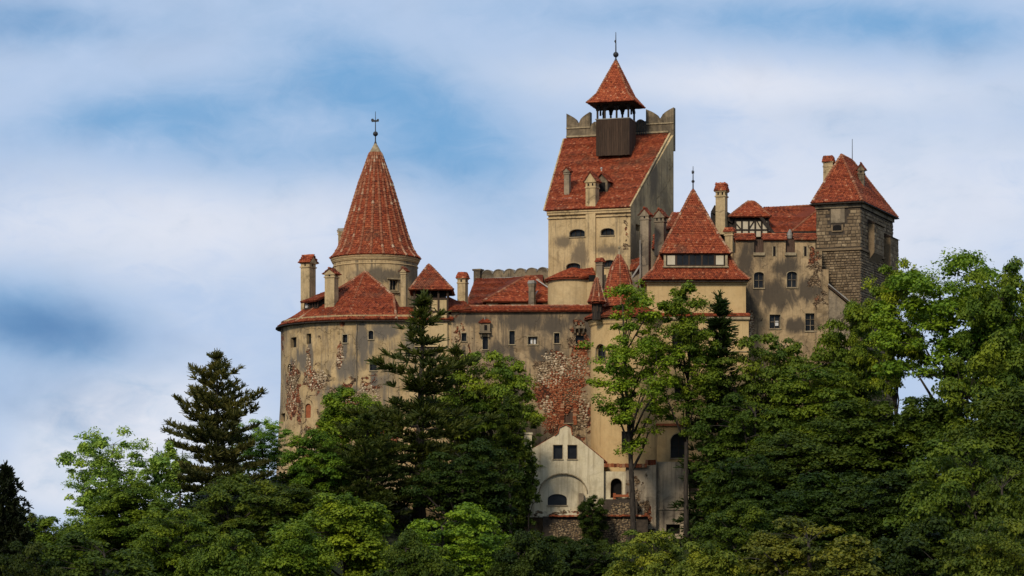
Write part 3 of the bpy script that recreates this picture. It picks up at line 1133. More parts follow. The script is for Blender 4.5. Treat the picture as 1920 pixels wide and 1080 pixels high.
# ------------------------------------------------------------------ curved bastion at the castle's far end
def build_bastion():
    c = (X(690, 310.1), 310.1)
    R0 = 10.1
    r = thing('curved_bastion', (c[0], 304, Z(960, 304)), 'rounded ochre bastion with crumbling plaster and tall chimneys, below the cone roofed tower', 'castle wing')

    def batter(z):
        return 0.55 * sm(Z(700, 300), Z(900, 300), z)

    def plan(off):
        pts = [(c[0] + (R0 + off) * math.cos(math.radians(a)), c[1] + (R0 + off) * math.sin(math.radians(a))) for a in range(110, 271, 5)]
        pts += [(X(846, 300), 300 - off), (X(846, 300), 309), (X(760, 312), 318)]
        return pts
    zs = [Z(1010, 300), Z(900, 300), Z(850, 300), Z(800, 300), Z(750, 300), Z(700, 300), Z(590, 300)]
    mb = MB()
    loft(mb, [plan(batter(z)) for z in zs], zs)
    wall = part(r, 'wall', mb, M['bastion'])
    op = Openings(r, wall, 0.5)

    def surf(u, v, eps=0.0):
        z = Z(v, 300)
        off = batter(z)
        if u < 690:
            p, nr = hit_circle(u, c, R0 + off)
        else:
            p, nr = Vector((X(u, 300 - off), 300 - off)), Vector((0, -1, 0))
        return Vector((p.x, p.y, Z(v, p.y))), nr

    for (u, v, w, h, arch, kw) in [
            (550, 642, 12, 19, None, {}), (579, 635, 9, 19, None, {}), (647, 635, 9, 15, None, {'surround': 0.10}), (695.5, 628, 9, 16, 'seg', {'surround': 0.10}),
            (700, 684, 13, 21, 'seg', {'surround': 0.10}), (543, 689, 12, 14, 'round', {}), (577, 770, 12, 27, 'round', {'pane': 'brick', 'depth': 0.3}),
            (529.5, 783, 10, 16, None, {}), (822, 636, 9, 18, None, {'surround': 0.08}), (765, 660, 10, 18, 'seg', {})]:
        p, nr = surf(u, v)
        cosv = max(0.35, -nr.y)
        op.add(p, nr, w * p.y / F / cosv if u < 640 else w * p.y / F, h * p.y / F, arch, sill=(u > 600), **kw)
    op.done()
    stones(r, [(640, 765, 44, 45), (548, 725, 12, 60), (578, 690, 5, 50), (595, 712, 22, 26), (637, 668, 7, 26), (605, 840, 30, 40), (690, 745, 30, 30)], surf, 'rubble', 470, (0.12, 0.27), 4)
    stones(r, [(544, 755, 9, 35), (637, 655, 5, 14), (640, 608, 4, 5), (580, 700, 4, 25)], surf, 'brick', 90, (0.10, 0.18), 5, 'broken_bricks')
    # drain pipe seam and eave board
    mb = MB()
    for i in range(18):
        v0 = 600 + i * 8
        mb.bar(P(668 + 0.6 * math.sin(i), v0, 299.93), P(668 + 0.6 * math.sin(i + 1), v0 + 8, 299.93), 0.10, 0.10)
    part(r, 'drain_pipe', mb, M['chimney_old'])
    # roof
    ze = Z(598, 299.5)
    Re = 10.48
    apex = P(684, 510, 308.5)
    ring = [Vector((c[0] + Re * math.cos(math.radians(a)), c[1] + Re * math.sin(math.radians(a)), ze)) for a in np.linspace(95, 270, 19)]
    faces = [[ring[i], ring[i + 1], apex] for i in range(18)]
    pr = P(738, 556, 303.7)
    er = Vector((X(743, 299.5), 299.5, ze))
    faces.append([ring[-1], er, pr, apex])
    bk = Vector((X(765, 305), 305, ze))
    faces.append([er, bk, pr])
    faces.append([bk, Vector((X(765, 312), 312, ze)), apex, pr])
    # lower shed roof carrying on to the watch house
    faces.append([er + Vector((0.02, 0.1, 0)), Vector((X(850, 299.6), 299.6, ze + .02)), Vector((X(846, 303), 303, ze + 1.7)), Vector((X(745, 303), 303, ze + 1.7))])
    make_roof(r, faces, [(Vector((X(650, 300.2), 300.2, ze + .1)), apex), (ring[13] + UP * .05, apex), (er, pr), (pr + UP * .05, apex + UP * .05)], 'tile', pale=0.62)
    mb = MB()
    for i in range(18):
        mb.bar(ring[i] - UP * 0.2, ring[i + 1] - UP * 0.2, 0.5, 0.12)
    mb.bar(ring[-1] - UP * 0.2 + Vector((0, .2, 0)), er - UP * 0.2 + Vector((6, .2, 0)), 0.5, 0.12)
    part(r, 'eave_board', mb, M['dark_wood'])
    # long low dormer
    a = math.radians(221)
    out = Vector((math.cos(a), math.sin(a), 0))
    tan = Vector((-out.y, out.x, 0))
    k = Vector((c[0], c[1], 0))
    base = k + out * 8.2 + UP * 30.55
    mb = MB()
    mb.box(base - out * 0.6 + UP * 0.40, tan * 1.25, out * 0.55, UP * 0.42)
    d = part(r, 'dormer', mb, M['dark'])
    mb = MB()
    for i in range(6):
        mb.box(base + tan * (-1.25 + i * 0.5) + UP * 0.40, tan * 0.05, out * 0.05, UP * 0.42)
    mb.box(base + UP * 0.02, tan * 1.3, out * 0.06, UP * 0.05)
    part(d, 'post', mb, M['wood'])
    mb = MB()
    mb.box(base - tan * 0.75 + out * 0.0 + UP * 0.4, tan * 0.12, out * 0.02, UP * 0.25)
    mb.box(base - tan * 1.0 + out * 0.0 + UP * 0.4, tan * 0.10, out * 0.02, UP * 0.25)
    part(d, 'pane', mb, M['pale_pane'])
    mb = MB()
    zr = base.z + 0.95
    tile_face(mb, [k + out * 8.65 - tan * 1.5 + UP * (zr - .12), k + out * 8.65 + tan * 1.5 + UP * (zr - .12), k + out * 4.6 + tan * 1.1 + UP * (zr + 1.55), k + out * 4.6 - tan * 1.1 + UP * (zr + 1.55)])
    part(d, 'dormer_roof', mb, M['tile_dark'])
    chimney(r, 564, 591.5, 479, 600, 309.0, 28, 'gable', 'chimney', 'tile_bright', 'wide', 1.2, 0.85, 1, 1.15)
    chimney(r, 609, 634, 504, 604, 303.3, 20, 'gable', 'chimney', 'tile', 'deep', 1.2, 0.6, 1)
    mb = MB()
    p = P(621, 583, 302.7)
    mb.box(p, Vector((0.95, -0.3, 0)), Vector((0.06, .2, 0)), UP * 0.10)
    mb.bar(p + Vector((.85, -.1, 0)), p + Vector((1.3, 2.2, 1.55)), 0.14, 0.12)
    part(r, 'flashing', mb, M['lead'])
    return r


build_bastion()


# ------------------------------------------------------------------ round tower
def build_round_tower():
    Y = 314.0
    c = (X(704, Y), Y)
    R = 79.0 * Y / F
    r = thing('round_tower', (c[0], c[1], 18), 'round drum tower under a very tall ribbed cone of red tiles with an iron vane', 'tower')
    zt = Z(487, Y)
    mb = MB()
    mb.lathe(c, [(R, 18), (R, zt - 0.02)], 72)
    wall = part(r, 'wall', mb, M['drum'])
    op = Openings(r, wall, 0.5)
    p, nr = hit_circle(738, c, R)
    op.add((p.x, p.y, Z(534, p.y)), nr, 0.95, 1.25, None, 'trim', (2, 1), 0.13)
    p, nr = hit_circle(672, c, R)
    op.done()
    mb = MB()
    p, nr = hit_circle(738, c, R)
    e = Vector((-nr.y, nr.x, 0))
    ctr = Vector((p.x, p.y, Z(523, p.y)))
    mb.box(ctr + nr * 0.12, e * 0.8, nr * 0.2, UP * 0.07)
    mb.box(ctr + nr * 0.10 - UP * 1.55, e * 0.75, nr * 0.15, UP * 0.06)
    part(r, 'window_hood', mb, M['trim'])
    mb = MB()
    for z0, z1, o1 in ((zt - .22, zt - .02, 0.30), (zt - .42, zt - .22, 0.20), (zt - 1.02, zt - .90, 0.10), (zt - .55, zt - .42, .12)):
        mb.lathe(c, [(R - .2, z0), (R + o1 - .05, z0 + .01), (R + o1, (z0 + z1) / 2), (R + o1 - .02, z1)], 72)
    part(r, 'cornice', mb, M['cream'])
    k = Y / F
    prof = [(84 * k, Z(486, Y)), (77 * k, Z(479, Y)), (69 * k, Z(466, Y)), (58.5 * k, Z(437, Y)), (43.5 * k, Z(388, Y)), (28.5 * k, Z(338, Y)), (10.5 * k, Z(287, Y))]
    roof = cone_roof(r, c, prof, 0.21, 0.25, 22, 'tile', 0.16, n=72, pale=0.56)
    mb = MB()
    mb.lathe(c, [(11.6 * k, Z(289, Y)), (11 * k, Z(285, Y)), (0.10, Z(268, Y))], 24)
    part(roof, 'plaster_tip', mb, M['trim'])
    finial(roof, (c[0], c[1], Z(269, Y)), 60 * k, 0.30, 0.30, vane=(42 * k, 0.52))
    chimney(r, 634, 650, 427, 500, 321, 20, 'flat', 'chimney', holes=0, caph=0.5)
    chimney(r, 751, 764, 502, 575, 308.0, 20, 'gable', 'chimney', 'tile_dark', 'deep', 1.3, 0.42, 0)


build_round_tower()


# ------------------------------------------------------------------ little watch house
def build_watch_house():
    Y = 299.75
    x0, x1 = X(777, Y), X(839, Y)
    cx = (x0 + x1) / 2
    r = thing('watch_house', (cx, Y + 2, Z(640, Y)), 'small cream lookout house under a red pyramid roof, beside the cone roofed tower', 'house')
    mb = MB()
    mb.prism([(x0, Y), (x1, Y), (x1, Y + 5), (x0, Y + 5)], Z(650, Y), Z(560, Y))
    part(r, 'wall', mb, M['cream'])
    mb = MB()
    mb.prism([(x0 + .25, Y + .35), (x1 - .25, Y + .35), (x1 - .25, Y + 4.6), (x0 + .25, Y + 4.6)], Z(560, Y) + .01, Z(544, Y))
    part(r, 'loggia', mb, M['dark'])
    mb = MB()
    for u in (777, 792, 807, 822, 839):
        mb.box((X(u, Y), Y - .03, (Z(600, Y) + Z(544, Y)) / 2), Vector((.10, 0, 0)), Vector((0, .08, 0)), UP * ((Z(544, Y) - Z(600, Y)) / 2))
    for v in (560, 584):
        mb.box((cx, Y - .03, Z(v, Y)), Vector(((x1 - x0) / 2 + .1, 0, 0)), Vector((0, .07, 0)), UP * .08)
    for q in range(4):
        mb.box((x1 + .03, Y + .6 + q * 1.2, Z(552, Y)), Vector((.08, 0, 0)), Vector((0, .08, 0)), UP * .5)
    part(r, 'timber_frame', mb, M['wood'])
    ze = Z(543, Y - .5)
    e = [Vector((X(768, Y - .5), Y - .6, ze)), Vector((X(849, Y - .5), Y - .6, ze)), Vector((X(849, Y - .5), Y + 5.6, ze)), Vector((X(768, Y - .5), Y + 5.6, ze))]
    ap = P(804, 496, Y + 2.5)
    make_roof(r, [[e[i], e[(i + 1) % 4], ap] for i in range(4)], [(e[i], ap) for i in range(4)], 'tile', r=0.15, pale=0.55)
    s = MB()
    tile_face(s, [Vector((x1 + .05, Y - .3, Z(583, Y))), Vector((X(884, Y), Y - .3, Z(580, Y))), Vector((X(872, Y), Y + 3, Z(571, Y + 3))), Vector((x1 + .05, Y + 3, Z(556, Y + 3)))])
    part(r, 'lean_to_roof', s, M['tile_dark'])


build_watch_house()


# ------------------------------------------------------------------ curtain wall
def build_curtain():
    Y = 300.0
    x0, x1 = X(846, Y) + .01, X(1116, Y)
    r = thing('curtain_wall', ((x0 + x1) / 2, Y + 1, 3), 'long stained curtain wall with tiled coping and a big patch of bare brick', 'castle wall')
    mb = MB()
    mb.prism([(x0, Y), (x1, Y), (x1, Y + 3), (x0, Y + 3)], 2.0, Z(583, Y))
    wall = part(r, 'wall', mb, M['curtain'])
    op = Openings(r, wall, 0.55)
    n = (0, -1)
    k = Y / F
    for (u, v, w, h, arch, kw) in [
            (870, 632, 9, 15, None, {'surround': .08}), (960, 633, 10, 25, None, {'surround': .05}),
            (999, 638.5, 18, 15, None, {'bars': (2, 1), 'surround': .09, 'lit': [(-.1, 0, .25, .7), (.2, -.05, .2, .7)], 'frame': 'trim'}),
            (1044, 634, 10, 19, None, {'bars': (2, 2), 'surround': .09}), (910, 643, 10, 24, None, {'surround': .06}), (1087, 637, 15, 16, None, {})]:
        op.add((X(u, Y), Y, Z(v, Y)), n, w * k, h * k, arch, **kw)
    op.add((X(1066, Y), Y, Z(777, Y)), n, 16 * k, 32 * k, None, 'shutter', (2, 1), 0.0, pane='shutter', depth=0.25)
    op.done()

    def surf(u, v):
        return P(u, v, Y), Vector((0, -1, 0))
    stones(r, [(1030, 700, 32, 32), (1070, 690, 36, 30), (1095, 770, 12, 45), (1040, 668, 30, 12), (1025, 760, 14, 20)], surf, 'rubble', 210, (0.13, 0.28), 8)
    stones(r, [(1085, 690, 24, 42), (1060, 745, 40, 45), (1092, 655, 14, 22), (1030, 790, 22, 22), (1040, 715, 28, 22)], surf, 'brick', 600, (0.10, 0.22), 9, 'broken_bricks')
    # brick jambs of the doorway high in the wall
    mb = MB()
    for s in (-1, 1):
        for i in range(14):
            mb.box((X(1066, Y) + s * (0.72 + RT.uniform(-.05, .05)), Y - .02, Z(795, Y) + i * 0.17), Vector((.2, 0, 0)), Vector((0, .07, 0)), UP * .07, tint=RT.random())
    part(r, 'door_jamb', mb, M['brick'])
    # tiled coping
    ze, zr = Z(583, Y - .45), Z(574, Y + 1.1)
    xa, xb = X(862, Y), X(1112, Y)
    make_roof(r, [[Vector((xa, Y - .45, ze)), Vector((xb, Y - .45, ze + .1)), Vector((xb, Y + 1.1, zr + .06)), Vector((xa, Y + 1.1, zr))],
                  [Vector((xb, Y + 3.3, ze)), Vector((xa, Y + 3.3, ze)), Vector((xa, Y + 1.1, zr)), Vector((xb, Y + 1.1, zr + .06))]],
              [(Vector((xa, Y + 1.1, zr)), Vector((xb, Y + 1.1, zr + .06)))], 'tile', name='coping', r=0.12)
    # niche box with its own little roof
    mb = MB()
    c = P(909, 614, Y - .25)
    mb.box(c, Vector((.58, 0, 0)), Vector((0, .3, 0)), UP * .50)
    mb.box(c - UP * .58, Vector((.68, 0, 0)), Vector((0, .34, 0)), UP * .06)
    for s in (-1, 1):
        mb.box(c + Vector((s * .42, .1, -.85)), Vector((.09, 0, 0)), Vector((0, .2, 0)), UP * .24)
    nb = part(r, 'wall_shrine', mb, M['parapet'])
    mb = MB()
    mb.box(c + Vector((.1, -.31, -.05)), Vector((.16, 0, 0)), Vector((0, .015, 0)), UP * .3)
    part(nb, 'niche', mb, M['dark'])
    mb = MB()
    tile_face(mb, [c + Vector((-.72, -.42, .48)), c + Vector((.72, -.42, .48)), c + Vector((.3, .3, .98)), c + Vector((-.3, .3, .98))], .22, .2, thick=.06)
    part(nb, 'shrine_roof', mb, M['tile_dark'])
    mb = MB()
    mb.tube([c + Vector((0, .1, .9)), c + Vector((0, .1, 1.25))], [.07, .03], 6)
    part(nb, 'knob', mb, M['coping'])
    # broken bracketed bay near the corner tower
    mb = MB()
    c = P(1086, 620, Y - .22)
    mb.box(c + UP * .35, Vector((.65, 0, 0)), Vector((0, .26, 0)), UP * .12)
    for s in (-1, 0, 1):
        mb.extrude([c + Vector((s * .48 - .09, .25, .2)), c + Vector((s * .48 - .09, -.25, .2)), c + Vector((s * .48 - .09, -.1, -.25)), c + Vector((s * .48 - .09, .25, -.55))], Vector((.18, 0, 0)))
    for i in range(7):
        mb.box(c + Vector((-.55 + i * .18, -.05, .55 + .25 * math.sin(i * 1.9))), Vector((.10, 0, 0)), Vector((0, .18, 0)), UP * .16)
    part(r, 'broken_bay', mb, M['parapet'])
    mb = MB()
    mb.box(P(1090, 651, Y - .1), Vector((.8, 0, 0)), Vector((0, .2, 0)), UP * .08)
    part(r, 'brick_ledge', mb, M['brick'])


build_curtain()


# ------------------------------------------------------------------ low houses inside the wall
def build_hall():
    r = thing('hall_house', (X(980, 309), 309, Z(600, 309)), 'low cream house with hipped red roofs, just behind the long curtain wall', 'house')
    Y = 307.0
    mb = MB()
    mb.prism([(X(911, Y), Y), (X(1049, Y), Y), (X(1049, Y), Y + 9), (X(911, Y), Y + 9)], 20, Z(565, Y))
    wall = part(r, 'wall', mb, M['cream'])
    op = Openings(r, wall, .4)
    k = Y / F
    op.add((X(945, Y), Y, Z(573, Y)), (0, -1), 22 * k, 9 * k, None, 'dark_wood', (3, 1), .08)
    op.add((X(1012, Y), Y, Z(571, Y)), (0, -1), 11 * k, 11 * k, None, 'dark_wood', (1, 1), .08)
    op.done()
    ze = Z(565, Y - .5)
    a, b = Vector((X(906, Y), Y - .5, ze)), Vector((X(1053, Y), Y - .5, ze))
    ra, rb = P(986, 521, 311.5), P(1003, 517.5, 311.5)
    rb.z = ra.z = Z(519, 311.5)
    a2, b2 = a + Vector((0, 10, 0)), b + Vector((0, 10, 0))
    make_roof(r, [[a, b, rb, ra], [b, b2, rb], [b2, a2, ra, rb], [a2, a, ra]],
              [(a, ra), (b, rb), (b2, rb), (ra, rb)], 'tile_bright', r=.16, pale=.55)
    Y2 = 309.0
    mb = MB()
    mb.prism([(X(882, Y2), Y2), (X(1015, Y2), Y2), (X(1015, Y2), Y2 + 7.6), (X(882, Y2), Y2 + 7.6)], 20, Z(574, Y2))
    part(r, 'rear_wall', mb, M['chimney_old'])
    make_roof(r, [[P(874, 574, Y2 - .6), P(1018, 572, Y2 - .6), P(1018, 514, 317), P(892, 527.5, 317)]],
              [(P(874, 574, Y2 - .6), P(892, 527.5, 317))], 'tile_dark', name='rear_roof', bias=-.05)
    chimney(r, 857.5, 877.5, 508, 600, 304.5, 20, 'tile', 'chimney', 'tile_bright', capw=1.18, caph=.85, holes=1)
    chimney(r, 991, 1004.5, 527, 590, 305.6, 20, 'flat', 'chimney_old', holes=0, caph=.35)
    for p, q in ((P(1006, 524, 310), P(1030, 540, 308.5)), (P(990, 575, 306.3), P(1008, 545, 307.2))):
        mb = MB()
        mb.bar(p, q, .12, .10)
        part(r, 'flashing', mb, M['lead'])


build_hall()


def build_parapet():
    A, B = Vector((X(897, 320), 320)), Vector((X(1030, 316) + 1.2, 316))
    r = thing('parapet_wall', (A.x, A.y, 24), 'weathered parapet wall with a row of rounded scallops, beside the square keep', 'castle wall')
    d = (B - A)
    L = d.length
    e = Vector((d.x / L, d.y / L, 0))
    n = Vector((e.y, -e.x, 0))
    o = Vector((A.x, A.y, 0))
    zb = 36.05
    mb = MB()
    pts = [o + UP * 26, o + e * L + UP * 26, o + e * L + UP * zb]
    k = 7
    s0 = 0.45
    for i in range(k - 1, -1, -1):
        a0, a1 = s0 + (L - s0) * i / k, s0 + (L - s0) * (i + 1) / k
        m, rr = (a0 + a1) / 2, (a1 - a0) / 2 * .97
        for t in range(0, 181, 20):
            pts.append(o + e * (m + rr * math.cos(math.radians(t))) + UP * (zb + .03 + rr * .82 * math.sin(math.radians(t))))
    pts.append(o + UP * zb)
    mb.extrude(pts, -n * .7)
    part(r, 'wall', mb, M['parapet'])
    mb = MB()
    for i in range(k):
        a0, a1 = s0 + (L - s0) * i / k, s0 + (L - s0) * (i + 1) / k
        m, rr = (a0 + a1) / 2, (a1 - a0) / 2 * .97
        P0 = [o + e * (m + rr * math.cos(math.radians(t))) + UP * (zb + .06 + rr * .82 * math.sin(math.radians(t))) - n * .35 for t in range(8, 173, 16)]
        for p, q in zip(P0, P0[1:]):
            mb.bar(p, q, .86, .07)
    part(r, 'scallop_coping', mb, M['coping'])
    mb = MB()
    mb.box(o + UP * 31.5 + n * .05, e * .42, n * .45, UP * 5.1)
    mb.box(o + UP * 36.7 + n * .05, e * .55, n * .55, UP * .10)
    part(r, 'end_post', mb, M['parapet'])
    mb = MB()
    mb.bar(o + n * .15 + UP * 35.55 + e * .4, o + e * (L * .75) + n * .15 + UP * 35.55, .3, .25)
    part(r, 'ledge', mb, M['coping'])


build_parapet()


def build_apse():
    Y = 306.5
    c = (X(1076, Y), Y)
    R = 3.0
    r = thing('round_annex', (c[0], c[1], 22), 'rounded cream annex with a low red roof at the foot of the square keep', 'house')
    mb = MB()
    mb.lathe(c, [(R, 20), (R, Z(524, Y))], 40)
    mb.prism([(c[0] + 1.2, Y - 2.62), (X(1135, Y), Y - 2.9), (X(1135, Y), Y - .5), (c[0] + 1.2, Y)], 20, Z(522, Y) + .12)
    part(r, 'wall', mb, M['cream'])
    mb = MB()
    cone_roof(r, c, [(R + .35, Z(525, Y) - .05), (R * .5, Z(511, Y)), (.2, Z(503, Y))], mat='tile_bright', n=40)
    mb = MB()
    tile_face(mb, [P(1085, 521, Y - 3.3), P(1116, 516, Y - 3.3), P(1112, 503, Y - .5), P(1086, 504, Y - .5)])
    part(r, 'side_roof', mb, M['tile_bright'])
    chimney(r, 1118, 1133, 484, 540, 302.0, 20, 'tile', 'chimney_old', 'tile_dark', capw=1.25, caph=.45, holes=0)
    mb = MB()
    mb.box(P(1110, 522, 302.5), Vector((.35, 0, 0)), Vector((0, .3, 0)), UP * .35)
    part(r, 'recess', mb, M['dark'])


build_apse()


# ------------------------------------------------------------------ square keep
def build_keep():
    FL, FR, BR, BL = G(1028, 308), G(1182, 305), G(1263, 317), G(1062, 321)
    r = thing('square_keep', ((FL.x + BR.x) / 2, 312, 20), 'tallest square keep with steep red shed roof, swallowtail battlements and wooden lookout', 'tower')
    zf, zb = Z(391, 306.5), Z(250, 317)
    fe = Vector((FR.x - FL.x, FR.y - FL.y, 0)).normalized()
    fn = Vector((fe.y, -fe.x, 0))
    se = Vector((BR.x - FR.x, BR.y - FR.y, 0)).normalized()
    sn = Vector((se.y, -se.x, 0))
    be = Vector((BR.x - BL.x, BR.y - BL.y, 0)).normalized()
    bn = Vector((be.y, -be.x, 0))
    mb = MB()
    mb.prism([tuple(FL), tuple(FR), tuple(BR), tuple(BL)], 18.0, [zf - .15, zf - .15, zb - .2, zb - .2])
    wall = part(r, 'wall', mb, M['keep'])
    op = Openings(r, wall, .6)
    fA = FL
    for (u, v, w, h) in ((1082, 437, 29, 14), (1139, 434.5, 25, 13), (1075, 500, 27, 14), (1142, 494, 24, 13)):
        p = on_line(u, FL, FR)
        op.add((p.x, p.y, Z(v, p.y)), fn, w * p.y / F * 1.02, h * p.y / F, 'seg', 'dark_wood', (3, 1), .06, depth=.5)
    p = on_line(1196, FR, BR)
    op.add((p.x, p.y, Z(427, p.y)), sn, 1.3, .75, None, sill=False)
    op.done()
    # cornice under the eaves
    mb = MB()
    for dz, o1, hh in ((-.25, .28, .10), (-.5, .18, .12), (-.98, .07, .06)):
        a = Vector((FL.x, FL.y, zf + dz)) - fe * .1
        b = Vector((FR.x, FR.y, zf + dz)) + fe * .1
        mb.box((a + b) / 2 + fn * (o1 / 2), (b - a) / 2, fn * (o1 / 2 + .1), UP * hh)
    part(r, 'cornice', mb, M['keep'])
    # roof
    e0 = Vector((FL.x, FL.y, zf - .05)) + fn * .5 - fe * .30
    e1 = Vector((FR.x, FR.y, zf - .05)) + fn * .5 - fe * .02
    t0 = Vector((BL.x, BL.y, zb)) - be * .25 - bn * .0
    t1 = Vector((BR.x, BR.y, zb)) - be * .55
    n0 = (e1 - e0).cross(t0 - e0).normalized()
    # bring the fourth corner into the plane of the others
    t1.z += -(n0.dot(t1 - e0)) / n0.z
    roof = make_roof(r, [[e0, e1, t1, t0]], [], 'tile', bias=.06, tw=.22, th=.25)
    mb = MB()
    mb.bar(e1 + fe * .12 - UP * .02, t1 + be * .12 - UP * .02, .22, .16)
    part(roof, 'verge', mb, M['keep'])
    mb = MB()
    mb.bar(e0 - fe * .08, t0 - be * .08, .18, .14)
    part(roof, 'verge', mb, M['keep'])
    # battlemented rear wall
    zt = zb
    mb = MB()
    o = Vector((BL.x, BL.y, 0))
    L = (BR - BL).length
    thick = .9
    low = zt + .75

    def uo(u):
        p = on_line(u, BL, BR)
        return (p - BL).length if u > 1062 else 0.0

    def swallow(s0, s1, h0, h1, hv):
        w = s1 - s0
        pts = [(s0, zt - 2), (s1, zt - 2), (s1, zt + h1)]
        for i in range(1, 7):
            t = i / 6
            pts.append((s1 - w * .47 * t, zt + hv + (h1 - hv) * (1 - t) ** 0.55 if t < 1 else zt + hv))
        pts.append((s0 + w * .47, zt + hv - .02))
        for i in range(5, -1, -1):
            t = i / 6
            pts.append((s0 + w * .47 * t, zt + hv + (h0 - hv) * (1 - t) ** 0.55))
        return [o + be * s + UP * z for s, z in pts]

    def scallops(s0, s1, k, zb_, hh):
        pts = [(s0, zt - 2), (s1, zt - 2)]
        for i in range(k - 1, -1, -1):
            a0, a1 = s0 + (s1 - s0) * i / k, s0 + (s1 - s0) * (i + 1) / k
            m, rr = (a0 + a1) / 2, (a1 - a0) / 2 * .96
            pts += [(m + rr * math.cos(math.radians(t)), zb_ + hh * math.sin(math.radians(t))) for t in range(0, 181, 20)]
        return [o + be * s + UP * z for s, z in pts]
    H = 3.05
    mb.extrude(swallow(0, uo(1106), H, H + .05, 1.85), -bn * thick)
    mb.extrude(swallow(uo(1211), L, H, H + .05, 1.9), -bn * thick)
    mb.extrude(scallops(uo(1106) + .005, uo(1211) - .005, 5, zt + 1.05, .85), -bn * (thick - .02))
    # side parapets running back to front at both ends (merlon returns) and the far battlement
    par = part(r, 'battlement', mb, M['parapet'])
    mb = MB()
    for (s0, s1, hm) in ((0, uo(1106), .95), (uo(1211), L, .95)):
        mb.box(o + be * ((s0 + s1) / 2) + UP * (zt + 1.25) + bn * .04, be * ((s1 - s0) / 2 + .02), bn * .08, UP * .07)
    mb.box(o + be * (L / 2 - .3) + UP * (zt + .22) + bn * .10, be * (L / 2 - .3), bn * .12, UP * .10)
    part(par, 'ledge', mb, M['trim'])
    # chimneys and dormer
    chimney(r, 1098, 1123.5, 323, 530, 306.55, 23, 'gable', 'keep', 'tile_dark', 'deep', 1.18, 1.1, 2)
    chimney(r, 1057.5, 1070.5, 314, 382, 309.6, 20, 'gable', 'chimney_old', 'tile_dark', 'deep', 1.3, .45, 1)
    mb = MB()
    mb.box(P(1065, 375, 309.3), fe * .62, fn * .5, UP * .17)
    part(r, 'flashing', mb, M['lead'])
    q = on_line(1129, FL, FR)
    c = P(1129, 361, 308.5)
    mb = MB()
    g = [c + fe * -.68, c + fe * .68, c + fe * .68 + UP * 1.35, c + UP * 2.1, c + fe * -.68 + UP * 1.35]
    mb.extrude([p + fn * .15 for p in g], -fn * 3.0)
    d = part(r, 'dormer', mb, M['parapet'])
    mb = MB()
    mb.box(c + fn * .16 + UP * .62, fe * .42, fn * .012, UP * .52)
    part(d, 'opening', mb, M['dark'])
    mb = MB()
    for s in (-1, 1):
        tile_face(mb, [c + fe * s * .9 + fn * .4 + UP * 1.25, c + fe * s * .9 - fn * 3 + UP * 1.25, c - fn * 3 + UP * 2.3, c + fn * .4 + UP * 2.3], .22, .24, thick=.08)
    ridge_line(mb, c + fn * .42 + UP * 2.3, c - fn * 2.4 + UP * 2.3, .12, .3)
    part(d, 'dormer_roof', mb, M['tile'])
    mb = MB()
    mb.tube([c + fn * .3 + UP * 2.3, c + fn * .3 + UP * 2.85], [.09, .05], 6)
    mb.ball(c + fn * .3 + UP * 2.75, .14)
    part(d, 'knob', mb, M['lead'])
    # wooden lookout
    ex, ey = turn(16)
    near = P(1180, 260, 313.5)
    wF, wS = 62 * 313.5 / F / math.cos(math.radians(16)), 3.2
    z0, z1 = Z(289, 313.5), Z(222, 313.5)
    ctr = Vector((near.x, near.y, 0)) - ex * (wF / 2) + ey * (wS / 2)
    mb = MB()
    mb.box(ctr + UP * ((z0 + z1) / 2), ex * (wF / 2 - .05), ey * (wS / 2 - .05), UP * ((z1 - z0) / 2))
    kk = 15
    for i in range(kk):
        x = -wF / 2 + wF * (i + .5) / kk
        mb.box(ctr + ex * x - ey * (wS / 2 - .02) + UP * ((z0 + z1) / 2 + RT.uniform(-.04, .04)), ex * (wF / kk / 2 * .93), ey * .035, UP * ((z1 - z0) / 2 + .05), tint=RT.random())
    for i in range(12):
        y = -wS / 2 + wS * (i + .5) / 12
        mb.box(ctr + ex * (wF / 2 - .02) + ey * y + UP * ((z0 + z1) / 2), ex * .035, ey * (wS / 24 * .93), UP * ((z1 - z0) / 2 + .05), tint=RT.random())
    lk = part(r, 'lookout', mb, M['wood'])
    mb = MB()
    mb.box(ctr + UP * (z1 + .07), ex * (wF / 2 + .08), ey * (wS / 2 + .08), UP * .05)
    part(lk, 'rail', mb, M['coping'])
    zp = Z(189, 313.5)
    mb = MB()
    for i in range(4):
        for j in (0, 1):
            fr = (0, .24, .62, 1.0)
            x = -wF / 2 + .15 + (wF - .3) * fr[i]
            p = ctr + ex * x + ey * (-wS / 2 + .15 + (wS - .3) * j)
            mb.box(p + UP * ((z1 + zp) / 2), ex * .10, ey * .10, UP * ((zp - z1) / 2))
            if i < 3:
                # curved braces making arches between the posts
                w_ = (wF - .3) * (fr[i + 1] - fr[i])
                for s in (0, 1):
                    prev = None
                    for t in range(0, 6):
                        a = math.radians(90 * t / 5)
                        bx = x + (w_ * .5 * (1 - math.cos(a)) if s == 0 else w_ - w_ * .5 * (1 - math.cos(a)))
                        bz = zp - 1.0 + .95 * math.sin(a)
                        pt = ctr + ex * bx + ey * (-wS / 2 + .15 + (wS - .3) * j) + UP * bz
                        if prev is not None:
                            mb.bar(prev, pt, .18, .34)
                        prev = pt
    for j in (-1, 1):
        x = ctr + ex * (j * (wF / 2 - .15))
        mb.box(x + UP * (z1 + .6 * (zp - z1)), ex * .09, ey * .09, UP * .5)
    mb.box(ctr + UP * (zp - .1), ex * (wF / 2 + .1), ey * (wS / 2 + .1), UP * .14)
    part(lk, 'post', mb, M['dark_wood'])
    # its flared pyramid roof
    cw, cs = 43.5 * 314.4 / F / math.cos(math.radians(16)), 2.75
    lo = [ctr + ex * cw * i + ey * cs * j + UP * (zp - .18) for i, j in ((-1, -1), (1, -1), (1, 1), (-1, 1))]
